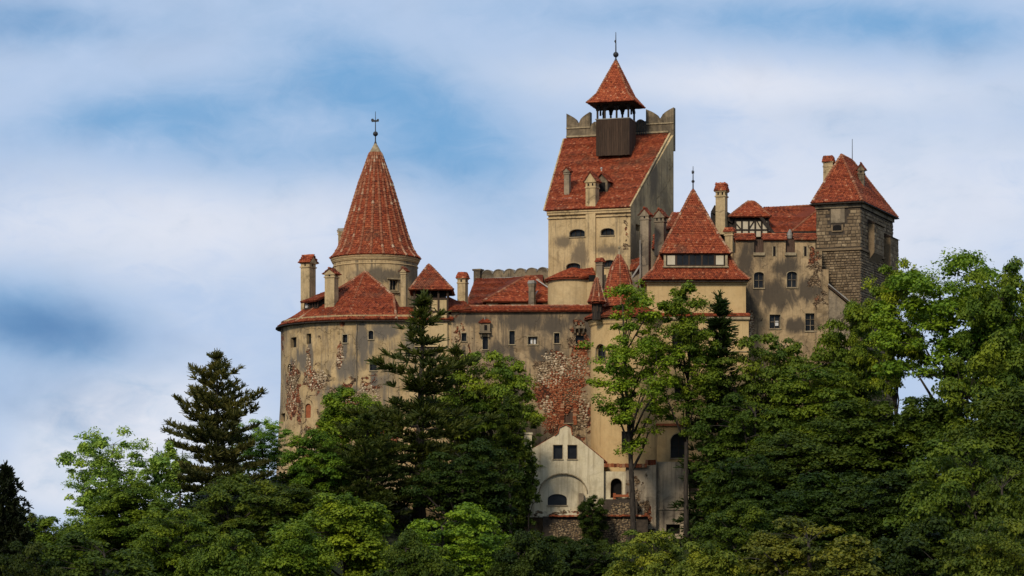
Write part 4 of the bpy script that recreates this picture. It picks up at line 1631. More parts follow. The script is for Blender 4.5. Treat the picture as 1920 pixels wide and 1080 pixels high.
    mi = [ctr + ex * cw * .66 * i + ey * cs * .66 * j + UP * (zp + .95) for i, j in ((-1, -1), (1, -1), (1, 1), (-1, 1))]
    ap = ctr + UP * (Z(114, 316))
    fs = []
    for i in range(4):
        j = (i + 1) % 4
        fs += [[lo[i], lo[j], mi[j], mi[i]], [mi[i], mi[j], ap]]
    lr = MB()
    for f in fs:
        tile_face(lr, f, .22, .24, thick=.08, bias=.08)
    lro = part(r, 'lookout_roof', lr, M['tile_bright'])
    rb = MB()
    for i in range(4):
        ridge_line(rb, lo[i], mi[i], .13, .28, .6)
        ridge_line(rb, mi[i], ap, .13, .28, .6)
    part(lro, 'ridge_tiles', rb, M['ridge'])
    mb = MB()
    mb.box(ctr + UP * (zp - .24), ex * (cw - .25), ey * (cs - .25), UP * .04)
    part(lro, 'soffit', mb, M['dark_wood'])
    finial(lro, ap - UP * .1, 54 * 316 / F, .22, .33, r=.07)
    mb = MB()
    a0 = ap + UP * 1.9
    mb.extrude([a0 + Vector((-.02, -.04, 0)), a0 + Vector((-.2, -.04, .35)), a0 + Vector((-.08, -.04, .5)), a0 + Vector((.06, -.04, .1))], Vector((0, .08, 0)))
    part(lro, 'weather_vane', mb, M['iron'])
    # iron rail beside the lookout
    mb = MB()
    s0, s1 = uo(1188), uo(1212)
    for i in range(7):
        p = o + be * (s0 + (s1 - s0) * i / 6) + bn * .25
        mb.bar(p + UP * (zt - .3), p + UP * (zt + 1.6), .07, .07, up=Vector((1, 0, 0)))
    for z in (.4, 1.55):
        mb.bar(o + be * s0 + bn * .25 + UP * (zt + z), o + be * s1 + bn * .25 + UP * (zt + z), .08, .08)
    part(r, 'railing', mb, M['iron'])


build_keep()


# ------------------------------------------------------------------ courtyard house between the keep and the gatehouse
def build_courtyard():
    Y = 302.3
    r = thing('courtyard_house', (X(1235, Y), Y + 2, 18), 'grey cluster of sooty chimneys and small red roofs, between keep and yellow gatehouse', 'house')
    mb = MB()
    mb.prism([(X(1205, Y), Y), (X(1290, Y), Y), (X(1290, Y), Y + 4.2), (X(1212, Y), Y + 4.2)], 18, Z(466, Y))
    mb.prism([(X(1250, Y), Y + 2), (X(1300, Y), Y + 2), (X(1300, Y), Y + 7), (X(1262, Y), Y + 7)], 18, Z(428, Y + 2))
    mb.prism([(X(1183, 302), 302), (X(1206, 302), 301.4), (X(1206, 302), 304), (X(1186, 304), 304)], 16, Z(505, 302))
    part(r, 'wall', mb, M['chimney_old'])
    make_roof(r, [[P(1222, 466, Y - .3), P(1262, 466, Y - .3), P(1262, 437, Y + 2), P(1226, 440, Y + 2)],
                  [P(1246, 429, Y + 1.6), P(1305, 429, Y + 1.6), P(1290, 399, Y + 5), P(1262, 399, Y + 5)],
                  [P(1180, 508, 301), P(1207, 500, 301), P(1207, 480, 303.6), P(1185, 488, 303.6)]],
              [(P(1246, 429, Y + 1.6), P(1262, 399, Y + 5))], 'tile')
    mb = MB()
    mb.box(P(1268, 434, Y + 1.9), Vector((.8, 0, 0)), Vector((0, .05, 0)), UP * .3)
    part(r, 'recess', mb, M['dark'])
    chimney(r, 1200.5, 1221, 391, 560, 298.0, 20, 'gable', 'chimney_old', 'tile_dark', 'deep', 1.2, .75, 1)
    chimney(r, 1227, 1250, 393, 480, 301.2, 20, 'gable', 'chimney_old', 'tile_dark', 'deep', 1.22, .85, 2)
    mb = MB()
    mb.bar(P(1186, 520, 299.5), P(1200, 498, 299.0), .2, .2)
    mb.bar(P(1200, 540, 297.4), P(1200, 450, 297.4), .10, .10, up=Vector((1, 0, 0)))
    part(r, 'drain_pipe', mb, M['coping'])


build_courtyard()


# ------------------------------------------------------------------ yellow stair tower with two little spires
def build_stair_tower():
    Y = 295.0
    c = (X(1175, Y), Y)
    R = 67.5 * Y / F
    r = thing('stair_tower', (c[0], c[1], 4), 'smooth yellow round tower with two small pointed red spires on its roof', 'tower')
    zt = Z(603, Y)
    mb = MB()
    mb.lathe(c, [(R + .1, 3.5), (R, 12), (R, zt)], 64)
    wall = part(r, 'wall', mb, M['yellow'])
    op = Openings(r, wall, .5)
    for (u, v, w, h, arch, bars) in ((1126, 661, 17, 32, 'round', (2, 3)), (1174.5, 759, 18, 28, 'round', (3, 3)), (1174.5, 827, 17, 36, None, None)):
        p, nr = hit_circle(u, c, R)
        op.add((p.x, p.y, Z(v, p.y)), nr, w * p.y / F / max(.6, -nr.y), h * p.y / F, arch, 'iron', bars, .05)
    op.done()
    mb = MB()
    for z0, z1, o1 in ((zt - .25, zt, .30), (zt - .5, zt - .25, .20), (zt - .62, zt - .5, .10)):
        mb.lathe(c, [(R - .2, z0), (R + o1 - .05, z0), (R + o1, z1)], 64)
    part(r, 'cornice', mb, M['yellow'])
    mb = MB()
    mb.lathe(c, [(R + .1, zt + .01), (R + .62, zt + .12), (R + .62, zt + .24), (R, zt + .26)], 64)
    part(r, 'eave_board', mb, M['dark_wood'])
    k = Y / F
    cone_roof(r, c, [(R + .72, zt + .28), (R * .62, Z(577, Y)), (R * .3, Z(560, Y))], mat='tile', name='skirt_roof', n=48)
    # main spire
    Ys = 294.0
    cs = (X(1161, Ys), Ys)
    ks = Ys / F
    sp = cone_roof(r, cs, [(36 * ks, Z(577, Ys)), (29 * ks, Z(562, Ys)), (23 * ks, Z(530, Ys)), (14.5 * ks, Z(500, Ys)), (.12, Z(478, Ys))], .21, .24, 7, 'tile', .11, name='spire', n=8, pale=.6)
    mb = MB()
    mb.tube([Vector((cs[0], cs[1], Z(481, Ys))), Vector((cs[0], cs[1], Z(470, Ys))), Vector((cs[0], cs[1], Z(464, Ys)))], [.2, .08, .04], 8)
    mb.ball((cs[0], cs[1], Z(464, Ys)), .15)
    part(sp, 'knob', mb, M['trim'])
    # lantern with the small spire
    Yl = 291.6
    cl = (X(1119.5, Yl), Yl)
    kl = Yl / F
    mb = MB()
    mb.lathe(cl, [(9 * kl, Z(600, Yl)), (9 * kl, Z(566, Yl))], 8)
    ln = part(r, 'lantern', mb, M['dark_wood'])
    mb = MB()
    for i in range(8):
        a = 2 * math.pi * i / 8
        mb.box((cl[0] + 9 * kl * math.cos(a), cl[1] + 9 * kl * math.sin(a), Z(575, Yl)), Vector((.06, 0, 0)), Vector((0, .06, 0)), UP * .6)
    part(ln, 'post', mb, M['wood'])
    s2 = cone_roof(r, cl, [(17.5 * kl, Z(567, Yl)), (13 * kl, Z(557, Yl)), (8.5 * kl, Z(540, Yl)), (.1, Z(521, Yl))], .22, .24, 8, 'tile_dark', .10, name='lantern_spire', n=8, pale=.72)
    mb = MB()
    mb.tube([Vector((cl[0], cl[1], Z(524, Yl))), Vector((cl[0], cl[1], Z(512, Yl)))], [.2, .06], 8)
    part(s2, 'knob', mb, M['trim'])


build_stair_tower()


# ------------------------------------------------------------------ gatehouse
def build_gatehouse():
    Y = 293.2
    r = thing('gatehouse', (X(1305, Y), Y + 5, 4), 'plain yellow gatehouse with a two tiered steep red roof and a band of shuttered windows', 'building')
    mb = MB()
    mb.prism([(X(1206, Y), Y - .5), (X(1403, Y), Y - .5), (X(1403, Y), Y + 12), (X(1206, Y), Y + 12)], 3, Z(594, Y))
    low = part(r, 'lower_wall', mb, M['yellow'])
    op = Openings(r, low, .5)
    k = Y / F
    for (u, v, w, h, arch, bars) in ((1272, 638, 24, 34, None, (2, 2)), (1272, 836, 30, 46, 'round', (2, 2)), (1352, 640, 22, 32, None, (2, 2)), (1352, 740, 22, 32, None, (2, 2)), (1275, 735, 20, 30, None, (2, 2))):
        op.add((X(u, Y), Y - .5, Z(v, Y)), (0, -1), w * k, h * k, arch, 'dark_wood', bars, .08)
    op.done()
    mb = MB()
    mb.prism([(X(1213, Y), Y), (X(1398.5, Y), Y), (X(1398.5, Y), Y + 11.4), (X(1213, Y), Y + 11.4)], Z(594, Y) - .1, Z(522, Y))
    part(r, 'wall', mb, M['yellow'])
    mb = MB()
    for v, o1, hh in ((526, .24, .20), (531, .14, .12)):
        mb.box((X(1305.7, Y), Y + 5.7, Z(v, Y)), Vector((93 * k + o1, 0, 0)), Vector((0, 5.7 + o1, 0)), UP * hh)
    part(r, 'cornice', mb, M['yellow'])
    mb = MB()
    xa, xb = X(1204, Y), X(1405.5, Y)
    z = Z(594, Y)
    tile_face(mb, [Vector((xa, Y - .75, z + .03)), Vector((xb, Y - .75, z + .03)), Vector((xb, Y + .0, z + .42)), Vector((xa, Y + .0, z + .42))], .25, .26, thick=.12)
    part(r, 'ledge_tiles', mb, M['tile'])
    mb = MB()
    mb.box((X(1305, Y), Y - .6, z - .22), Vector((100 * k, 0, 0)), Vector((0, .16, 0)), UP * .14)
    mb.box((X(1305, Y), Y - .55, Z(660, Y)), Vector((99 * k, 0, 0)), Vector((0, .04, 0)), UP * .05)
    part(r, 'string_course', mb, M['trim'])
    mb = MB()
    mb.box((X(1305, Y), Y - .58, Z(797, Y)), Vector((99.5 * k, 0, 0)), Vector((0, .14, 0)), UP * .13)
    part(r, 'brick_course', mb, M['brick'])
    # lower tier
    ye = Y - .75
    cx, cy = X(1305, ye), ye + 6.3
    hw, hd = 100.5 * ye / F, 6.3
    ze = Z(523.5, ye)
    zt = ze + 2.95
    hw2, hd2 = 3.75, 4.25
    sg = ((-1, -1), (1, -1), (1, 1), (-1, 1))
    lo = [Vector((cx + hw * i, cy + hd * j, ze)) for i, j in sg]
    mi = [Vector((cx + (hw2 + .9) * i, cy + (hd2 + .85) * j, ze + 1.25)) for i, j in sg]
    hi = [Vector((cx + hw2 * i, cy + hd2 * j, zt)) for i, j in sg]
    fs, rg = [], []
    for i in range(4):
        j = (i + 1) % 4
        fs += [[lo[i], lo[j], mi[j], mi[i]], [mi[i], mi[j], hi[j], hi[i]]]
        rg += [(lo[i], mi[i]), (mi[i], hi[i])]
    make_roof(r, fs, rg, 'tile', name='lower_roof', tw=.22, th=.25, r=.14, pale=.6)
    mb = MB()
    mb.box((cx, cy, ze - .2), Vector((hw - .15, 0, 0)), Vector((0, hd - .15, 0)), UP * .06)
    part(r, 'eave_board', mb, M['dark_wood'])
    # window band
    yf = Y + .35
    zb_, zu = Z(500, yf), Z(473, yf)
    xl, xr = X(1245, yf), X(1363.5, yf)
    mb = MB()
    mb.prism([(xl, yf), (xr, yf), (xr, yf + 3), (xl, yf + 3)], zb_ - .1, zu + .1)
    bd = part(r, 'window_band', mb, M['dark_wood'])
    mb = MB()
    mb.box(((xl + xr) / 2, yf - .05, zb_ - .02), Vector(((xr - xl) / 2 + .15, 0, 0)), Vector((0, .12, 0)), UP * .07)
    for x in (xl + .1, xr - .1):
        mb.box((x, yf - .02, (zb_ + zu) / 2), Vector((.13, 0, 0)), Vector((0, .07, 0)), UP * ((zu - zb_) / 2))
    part(bd, 'frame', mb, M['trim'])
    mb = MB()
    for u in (1258.5, 1349.5):
        mb.box((X(u, yf), yf - .02, Z(487.5, yf)), Vector((.42, 0, 0)), Vector((0, .04, 0)), UP * .52)
    part(bd, 'panel', mb, M['panel'])
    mb = MB()
    for u in (1280, 1304, 1328):
        for q in (-.33, .33):
            mb.box((X(u, yf) + q, yf - .012, Z(487.5, yf)), Vector((.28, 0, 0)), Vector((0, .03, 0)), UP * .55)
    part(bd, 'pane', mb, M['pane'])
    mb = MB()
    for u in (1268, 1292, 1316, 1340):
        mb.box((X(u, yf), yf - .03, (zb_ + zu) / 2), Vector((.09, 0, 0)), Vector((0, .06, 0)), UP * ((zu - zb_) / 2))
    mb.box(((xl + xr) / 2, yf - .035, zb_ + .12), Vector(((xr - xl) / 2 - .3, 0, 0)), Vector((0, .05, 0)), UP * .06)
    part(bd, 'mullion', mb, M['wood'])
    # upper tier
    yu = Y + .05
    cx2 = X(1304.5, yu)
    hw3 = 66 * yu / F
    hd3 = 5.2
    cy2 = yu + hd3
    ze3 = Z(474.5, yu)
    lo = [Vector((cx2 + hw3 * i, cy2 + hd3 * j, ze3)) for i, j in sg]
    mi = [Vector((cx2 - .1 + hw3 * .76 * i, cy2 + hd3 * .74 * j, ze3 + 1.75)) for i, j in sg]
    ap = P(1299.5, 356, cy2)
    fs, rg = [], []
    for i in range(4):
        j = (i + 1) % 4
        fs += [[lo[i], lo[j], mi[j], mi[i]], [mi[i], mi[j], ap]]
        rg += [(lo[i], mi[i]), (mi[i], ap)]
    ro = make_roof(r, fs, rg, 'tile', name='upper_roof', tw=.22, th=.25, r=.15, bias=.04, pale=.58)
    mb = MB()
    mb.box((cx2, cy2, ze3 - .16), Vector((hw3 - .2, 0, 0)), Vector((0, hd3 - .2, 0)), UP * .05)
    part(ro, 'soffit', mb, M['dark_wood'])
    finial(ro, ap - UP * .1, 2.75, .38, .18, vane=(2.0, .16), r=.06)
    chimney(r, 1359, 1378, 425, 500, 301.5, 20, 'tile', 'chimney', 'tile', capw=1.25, caph=.6, holes=0)


build_gatehouse()


# ------------------------------------------------------------------ battlemented wing
def build_wing():
    Y = 299.0
    k = Y / F
    r = thing('battlement_wing', (X(1465, Y), Y + 3, 6), 'stained grey wing with tile capped merlons, between yellow gatehouse and stone tower', 'castle wing')
    mb = MB()
    mb.prism([(X(1376, Y), Y), (X(1531, Y), Y), (X(1531, Y), Y + 6), (X(1376, Y), Y + 6)], 3, Z(474, Y))
    wall = part(r, 'wall', mb, M['batt'])
    op = Openings(r, wall, .5)
    for (u, v, w, h, arch, kw) in (
            (1423, 525, 19, 30, 'seg', {'bars': (2, 2), 'surround': .06}), (1485, 524, 19, 30, 'seg', {'bars': (2, 2), 'surround': .06}),
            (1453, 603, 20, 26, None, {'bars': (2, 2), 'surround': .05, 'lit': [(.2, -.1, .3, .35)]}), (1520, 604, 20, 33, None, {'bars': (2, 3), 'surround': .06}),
            (1452, 692, 20, 30, None, {'bars': (2, 2)}), (1522, 694, 20, 30, None, {'bars': (2, 2)})):
        op.add((X(u, Y), Y, Z(v, Y)), (0, -1), w * k, h * k, arch, 'chimney_old', **kw)
    op.done()
    mb = MB()
    mb.prism([(X(1527, Y), Y - .06), (X(1553.5, Y), Y - .06), (X(1553.5, Y), Y + 4), (X(1527, Y), Y + 4)], 3, Z(505, Y))
    mb.prism([(X(1531, Y), Y - .03), (X(1541, Y), Y - .03), (X(1541, Y), Y + 3), (X(1531, Y), Y + 3)], 3, Z(470, Y))
    part(r, 'buttress', mb, M['batt'])
    for (u0, u1, slit) in ((1380, 1414, None), (1432, 1473, 1452), (1491, 1529, 1510)):
        mb = MB()
        mb.prism([(X(u0, Y), Y), (X(u1, Y), Y), (X(u1, Y), Y + 1.1), (X(u0, Y), Y + 1.1)], Z(474, Y), Z(449, Y))
        mm = part(r, 'merlon', mb, M['batt'])
        ze = Z(449.5, Y - .3)
        xa, xb = X(u0 - 2, Y), X(u1 + 2, Y)
        cb = MB()
        tile_face(cb, [Vector((xa, Y - .3, ze)), Vector((xb, Y - .3, ze)), Vector((xb, Y + .55, ze + .72)), Vector((xa, Y + .55, ze + .72))], .25, .25, thick=.1)
        tile_face(cb, [Vector((xb, Y + 1.4, ze)), Vector((xa, Y + 1.4, ze)), Vector((xa, Y + .55, ze + .72)), Vector((xb, Y + .55, ze + .72))], .25, .25, thick=.1)
        ridge_line(cb, Vector((xa, Y + .55, ze + .72)), Vector((xb, Y + .55, ze + .72)), .12)
        part(mm, 'merlon_cap', cb, M['tile'])
        if slit:
            sb = MB()
            sb.box((X(slit, Y), Y - .004, Z(471, Y)), Vector((.13, 0, 0)), Vector((0, .012, 0)), UP * .55)
            part(mm, 'slit', sb, M['dark'])
            sb = MB()
            for s in (-1, 1):
                sb.box((X(slit, Y) + s * .21, Y - .012, Z(471, Y)), Vector((.05, 0, 0)), Vector((0, .02, 0)), UP * .6)
            part(mm, 'slit_frame', sb, M['trim'])
    for u0, u1 in ((1414, 1432), (1473, 1491)):
        mb = MB()
        for i in range(5):
            x = X(u0 + (u1 - u0) * (i + .5) / 5, Y)
            mb.box((x, Y + .5, Z(461, Y)), Vector(((u1 - u0) / 5 * k / 2 * .92, 0, 0)), Vector((0, .04, 0)), UP * .78, tint=RT.random())
        sh = part(r, 'shutter', mb, M['shutter'])
        mb = MB()
        mb.box((X((u0 + u1) / 2, Y), Y - .05, Z(476.5, Y)), Vector(((u1 - u0) * k / 2 + .1, 0, 0)), Vector((0, .16, 0)), UP * .16)
        part(sh, 'sill', mb, M['trim'])

    def surf(u, v):
        return P(u, v, Y), Vector((0, -1, 0))
    stones(r, [(1407, 620, 7, 40)], surf, 'rubble', 75, (.10, .22), 14)
    # the steep little stair roof against the stone tower
    s = MB()
    a, b = P(1554, 540, Y - .05), P(1594, 575, Y - .05)
    s.extrude([a, b, b - UP * 5, a - UP * 7], Vector((0, 1.6, 0)))
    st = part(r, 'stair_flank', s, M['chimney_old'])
    s = MB()
    s.bar(a + Vector((-.1, .5, .25)), b + Vector((.25, .5, .12)), 1.6, .22)
    part(st, 'stair_roof', s, M['wood'])
    s = MB()
    s.bar(a + Vector((-.1, -.35, .42)), b + Vector((.25, -.35, .28)), .12, .12)
    part(st, 'edge_strip', s, M['coping'])


build_wing()


# ------------------------------------------------------------------ half-timbered house
def build_timber():
    Y = 306.0
    k = Y / F
    r = thing('timber_house', (X(1450, Y), Y + 3, 24), 'half-timbered house with black beams and shallow red roofs, behind the tile capped merlons', 'house')
    mb = MB()
    mb.prism([(X(1374, Y), Y), (X(1532, Y), Y), (X(1532, Y), Y + 6.5), (X(1374, Y), Y + 6.5)], 20, Z(433, Y))
    part(r, 'wall', mb, M['dark_wood'])
    mb = MB()
    mb.prism([(X(1378, Y), Y - .6), (X(1441, Y), Y - .6), (X(1441, Y), Y + 5), (X(1378, Y), Y + 5)], Z(445, Y), Z(404, Y))
    gb = part(r, 'bay', mb, M['panel'])
    mb = MB()
    yb = Y - .62
    for u in (1379, 1391, 1404, 1416, 1428, 1440):
        mb.box((X(u, yb), yb, Z(424, yb)), Vector((.10, 0, 0)), Vector((0, .05, 0)), UP * 1.25)
    for v in (405, 413, 431):
        mb.box((X(1409.5, yb), yb - .01, Z(v, yb)), Vector((1.95, 0, 0)), Vector((0, .05, 0)), UP * (.17 if v < 410 else .08))
    for (ua, va, ub, vb) in ((1404, 430, 1414, 414), (1428, 430, 1419, 414), (1379, 418, 1390, 431)):
        mb.bar(P(ua, va, yb - .02), P(ub, vb, yb - .02), .14, .08, up=Vector((0, 1, 0)))
    part(gb, 'beams', mb, M['dark_wood'])
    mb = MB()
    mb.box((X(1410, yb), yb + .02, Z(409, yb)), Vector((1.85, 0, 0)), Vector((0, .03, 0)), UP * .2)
    part(gb, 'dark_strip', mb, M['dark'])  # dark strip across the head of the bay
    ze = Z(405.5, Y - 1.2)
    e = [Vector((X(1366, Y), Y - 1.2, ze)), Vector((X(1443, Y), Y - 1.2, ze)), Vector((X(1443, Y), Y + 4.5, ze)), Vector((X(1366, Y), Y + 4.5, ze))]
    r0, r1 = P(1402, 378.5, Y + 1.6), P(1414, 378.5, Y + 1.6)
    make_roof(r, [[e[0], e[1], r1, r0], [e[1], e[2], r1], [e[2], e[3], r0, r1], [e[3], e[0], r0]], [(e[0], r0), (e[1], r1), (r0, r1)], 'tile_bright', name='bay_roof', bias=.08, pale=.6)
    make_roof(r, [[P(1446, 436, Y - .6), P(1536, 436, Y - .6), P(1536, 385, Y + 5), P(1432, 391, Y + 5)]], [(P(1432, 391, Y + 5), P(1536, 385, Y + 5))], 'tile', name='roof', pale=.5)
    make_roof(r, [[P(1486, 433, Y - 1.6), P(1534, 433, Y - 1.6), P(1534, 394, Y + 3.0)]], [(P(1486, 433, Y - 1.6), P(1534, 394, Y + 3.0))], 'tile_bright', name='hip_roof', bias=.05)
    mb = MB()
    mb.bar(P(1424, 404, Y - 1.0), P(1452, 440, Y - 1.0), .35, .22, up=Vector((0, 1, 0)))
    part(r, 'barge_board', mb, M['dark_wood'])
    mb = MB()
    mb.bar(P(1336, 391, Y - .5), P(1376, 412, Y - .5), .9, .16, up=Vector((0, 1, 0)))
    mb.extrude([P(1336, 393, Y - .3), P(1378, 414, Y - .3), P(1378, 460, Y - .3), P(1336, 460, Y - .3)], Vector((0, 3, 0)))
    part(r, 'side_gable', mb, M['dark_wood'])
    mb = MB()
    mb.box(P(1466, 439, Y - .7), Vector((1.1, 0, 0)), Vector((0, .1, 0)), UP * .2)
    part(r, 'eave_beam', mb, M['dark_wood'])
    mb = MB()
    mb.box(P(1510, 438, Y - 1.2), Vector((1.4, 0, 0)), Vector((0, .5, 0)), UP * .2)
    part(r, 'eave_beam', mb, M['dark_wood'])
    chimney(r, 1341.5, 1365, 342, 440, 305.0, 20, 'tile', 'chimney', 'tile', capw=1.22, caph=1.0, holes=2)
    mb = MB()
    c = P(1481, 441, Y - 1.0)
    mb.tube([c - UP * .4, c, c + UP * .35, c + UP * .7], [.25, .34, .25, .05], 8)
    part(r, 'chimney_pot', mb, M['coping'])


build_timber()


# ------------------------------------------------------------------ stone tower
def build_stone_tower():
    N = G(1613, 300.6)
    FL = G(1530.5, 302.4)
    k = (1674 - 960.0) / F
    BR = Vector((k * 314, 314.0))
    BL = FL + (BR - N)
    r = thing('stone_tower', ((FL.x + BR.x) / 2, 308, 6), 'big square tower of dark rough stone blocks under a steep hipped roof', 'tower')
    zt = Z(378, 301)
    fe = Vector((N.x - FL.x, N.y - FL.y, 0))
    fL = fe.length
    fe /= fL
    fn = Vector((fe.y, -fe.x, 0))
    se = Vector((BR.x - N.x, BR.y - N.y, 0))
    sL = se.length
    se /= sL
    sn = Vector((se.y, -se.x, 0))
    mb = MB()
    mb.prism([tuple(FL), tuple(N), tuple(BR), tuple(BL)], 4, zt)
    wall = part(r, 'wall', mb, M['mortar'])
    zs = Z(467, 301)
    up0, up1 = zs + .25, zt - .8
    # plastered patch and window on the front
    px0 = (on_line(1558, FL, N) - FL).length
    px1 = (on_line(1584, FL, N) - FL).length
    wz = Z(427, 301.5)
    wx = (on_line(1570, FL, N) - FL).length
    mb = MB()
    blocks(mb, FL, N, up0, up1, fn, .60, .38, .06, [(px0, px1, wz + .55, zt), (wx - .6, wx + .6, wz - .4, wz + .5)], 5)
    blocks(mb, FL, N, 6, zs - .2, fn, .52, .30, .09, (), 6)
    ox0 = (on_line(1627, N, BR) - N).length
    ox1 = (on_line(1645, N, BR) - N).length
    qx0 = (on_line(1657, N, BR) - N).length
    blocks(mb, N, BR, up0, up1, sn, .75, .38, .07, [(ox0, ox1, Z(475, 305), Z(420, 305))], 7)
    blocks(mb, N, BR, 6, zs - .2, sn, .66, .30, .09, (), 8)
    part(r, 'stone_courses', mb, M['ashlar'])
    mb = MB()
    o = Vector((FL.x, FL.y, 0))
    mb.box(o + fe * ((px0 + px1) / 2) + UP * ((wz + .5 + zt - .5) / 2) + fn * .02, fe * ((px1 - px0) / 2), fn * .05, UP * ((zt - .6 - wz - .5) / 2))
    part(r, 'plaster_patch', mb, M['chimney_old'])
    mb = MB()
    mb.extrude([o + fe * (wx + x) + UP * (wz + z) + fn * .07 for x, z in Openings.outline(1.0, .62, 'seg')], -fn * .1)
    w = part(r, 'window', mb, M['dark'])
    mb = MB()
    mb.box(o + fe * wx + UP * (wz - .40) + fn * .05, fe * .62, fn * .08, UP * .07)
    for s in (-1, 1):
        mb.box(o + fe * (wx + s * .6) + UP * wz + fn * .04, fe * .09, fn * .06, UP * .36)
    part(w, 'surround', mb, M['ashlar'])
    # string course and cornice
    mb = MB()
    p = Vector((N.x, N.y, 0))
    mb.box(o + fe * (fL / 2 + .05) + UP * zs + fn * .03, fe * (fL / 2 + .1), fn * .16, UP * .12)
    mb.box(p + se * (sL / 2) + UP * zs + sn * .03, se * (sL / 2), sn * .17, UP * .125)
    part(r, 'string_course', mb, M['ashlar'])
    mb = MB()
    for z0, o1, hh in ((zt - .45, .10, .22), (zt - .12, .24, .13)):
        mb.box(o + fe * (fL / 2) + UP * z0 + fn * (o1 / 2), fe * (fL / 2 + o1), fn * (o1 / 2 + .1), UP * hh)
        mb.box(p + se * (sL / 2) + UP * (z0 + .003) + sn * (o1 / 2), se * (sL / 2), sn * (o1 / 2 + .1), UP * hh)
    part(r, 'cornice', mb, M['parapet'])
    # projecting closets on the flank
    for (ua, ub, va, vb, d) in ((1628, 1646, 424, 478, .7), (1657, 1672, 436, 498, .8)):
        a0, a1 = (on_line(ua, N, BR) - N).length, (on_line(ub, N, BR) - N).length
        zz1, zz0 = Z(va, 306), Z(vb, 306)
        mb = MB()
        m = p + se * ((a0 + a1) / 2)
        w_ = (a1 - a0) / 2
        mb.box(m + sn * (d / 2) + UP * ((zz0 + zz1) / 2), se * w_, sn * (d / 2), UP * ((zz1 - zz0) / 2))
        mb.extrude([m - se * w_ + UP * zz0, m - se * w_ + sn * d + UP * zz0, m - se * w_ + UP * (zz0 - .9)], se * (2 * w_))
        blocks(mb, Vector((m + sn * d - se * w_).to_2d()), Vector((m + sn * d + se * w_).to_2d()), zz0 + .1, zz1 - .2, sn, .8, .45, .05, (), 21)
        cl = part(r, 'closet', mb, M['ashlar'])
        mb = MB()
        mb.extrude([m - se * (w_ + .15) + UP * (zz1 + .5), m - se * (w_ + .15) + sn * (d + .2) + UP * (zz1 + .02), m - se * (w_ + .15) + UP * (zz1 + .02)], se * (2 * w_ + .3))
        part(cl, 'closet_roof', mb, M['wood'])
    # roof
    ov = .42
    c4 = [Vector((FL.x, FL.y, zt)) - fe * ov + fn * ov, Vector((N.x, N.y, zt)) + fn * ov + sn * ov * .7, Vector((BR.x, BR.y, zt)) + sn * ov + se * ov, Vector((BL.x, BL.y, zt)) - sn * ov + se * ov]
    ra = P(1577.5, 291, 306.0)
    rb = P(1598, 300, 310.2)
    rb.z = ra.z
    ro = make_roof(r, [[c4[0], c4[1], ra], [c4[1], c4[2], rb, ra], [c4[2], c4[3], rb], [c4[3], c4[0], ra, rb]],
                   [(c4[0], ra), (c4[1], ra), (ra, rb), (c4[2], rb)], 'tile', tw=.22, th=.25, r=.16, pale=.55)
    mb = MB()
    for i in range(4):
        a, b = c4[i], c4[(i + 1) % 4]
        mb.bar(a - UP * .16, b - UP * .16, .5, .12)
    part(ro, 'eave_board', mb, M['dark_wood'])
    mb = MB()
    mb.tube([rb - UP * .2, rb + UP * 2.55], [.05, .03], 6)
    part(ro, 'lightning_rod', mb, M['iron'])
    chimney(r, 1543, 1565, 290, 360, 306.0, 15, 'tile', 'chimney', 'tile', capw=1.15, caph=.85, holes=0)
    chimney(r, 1608.5, 1622.5, 307, 372, 306.5, 15, 'gable', 'parapet', 'tile_dark', 'deep', 1.25, .7, 1)


build_stone_tower()


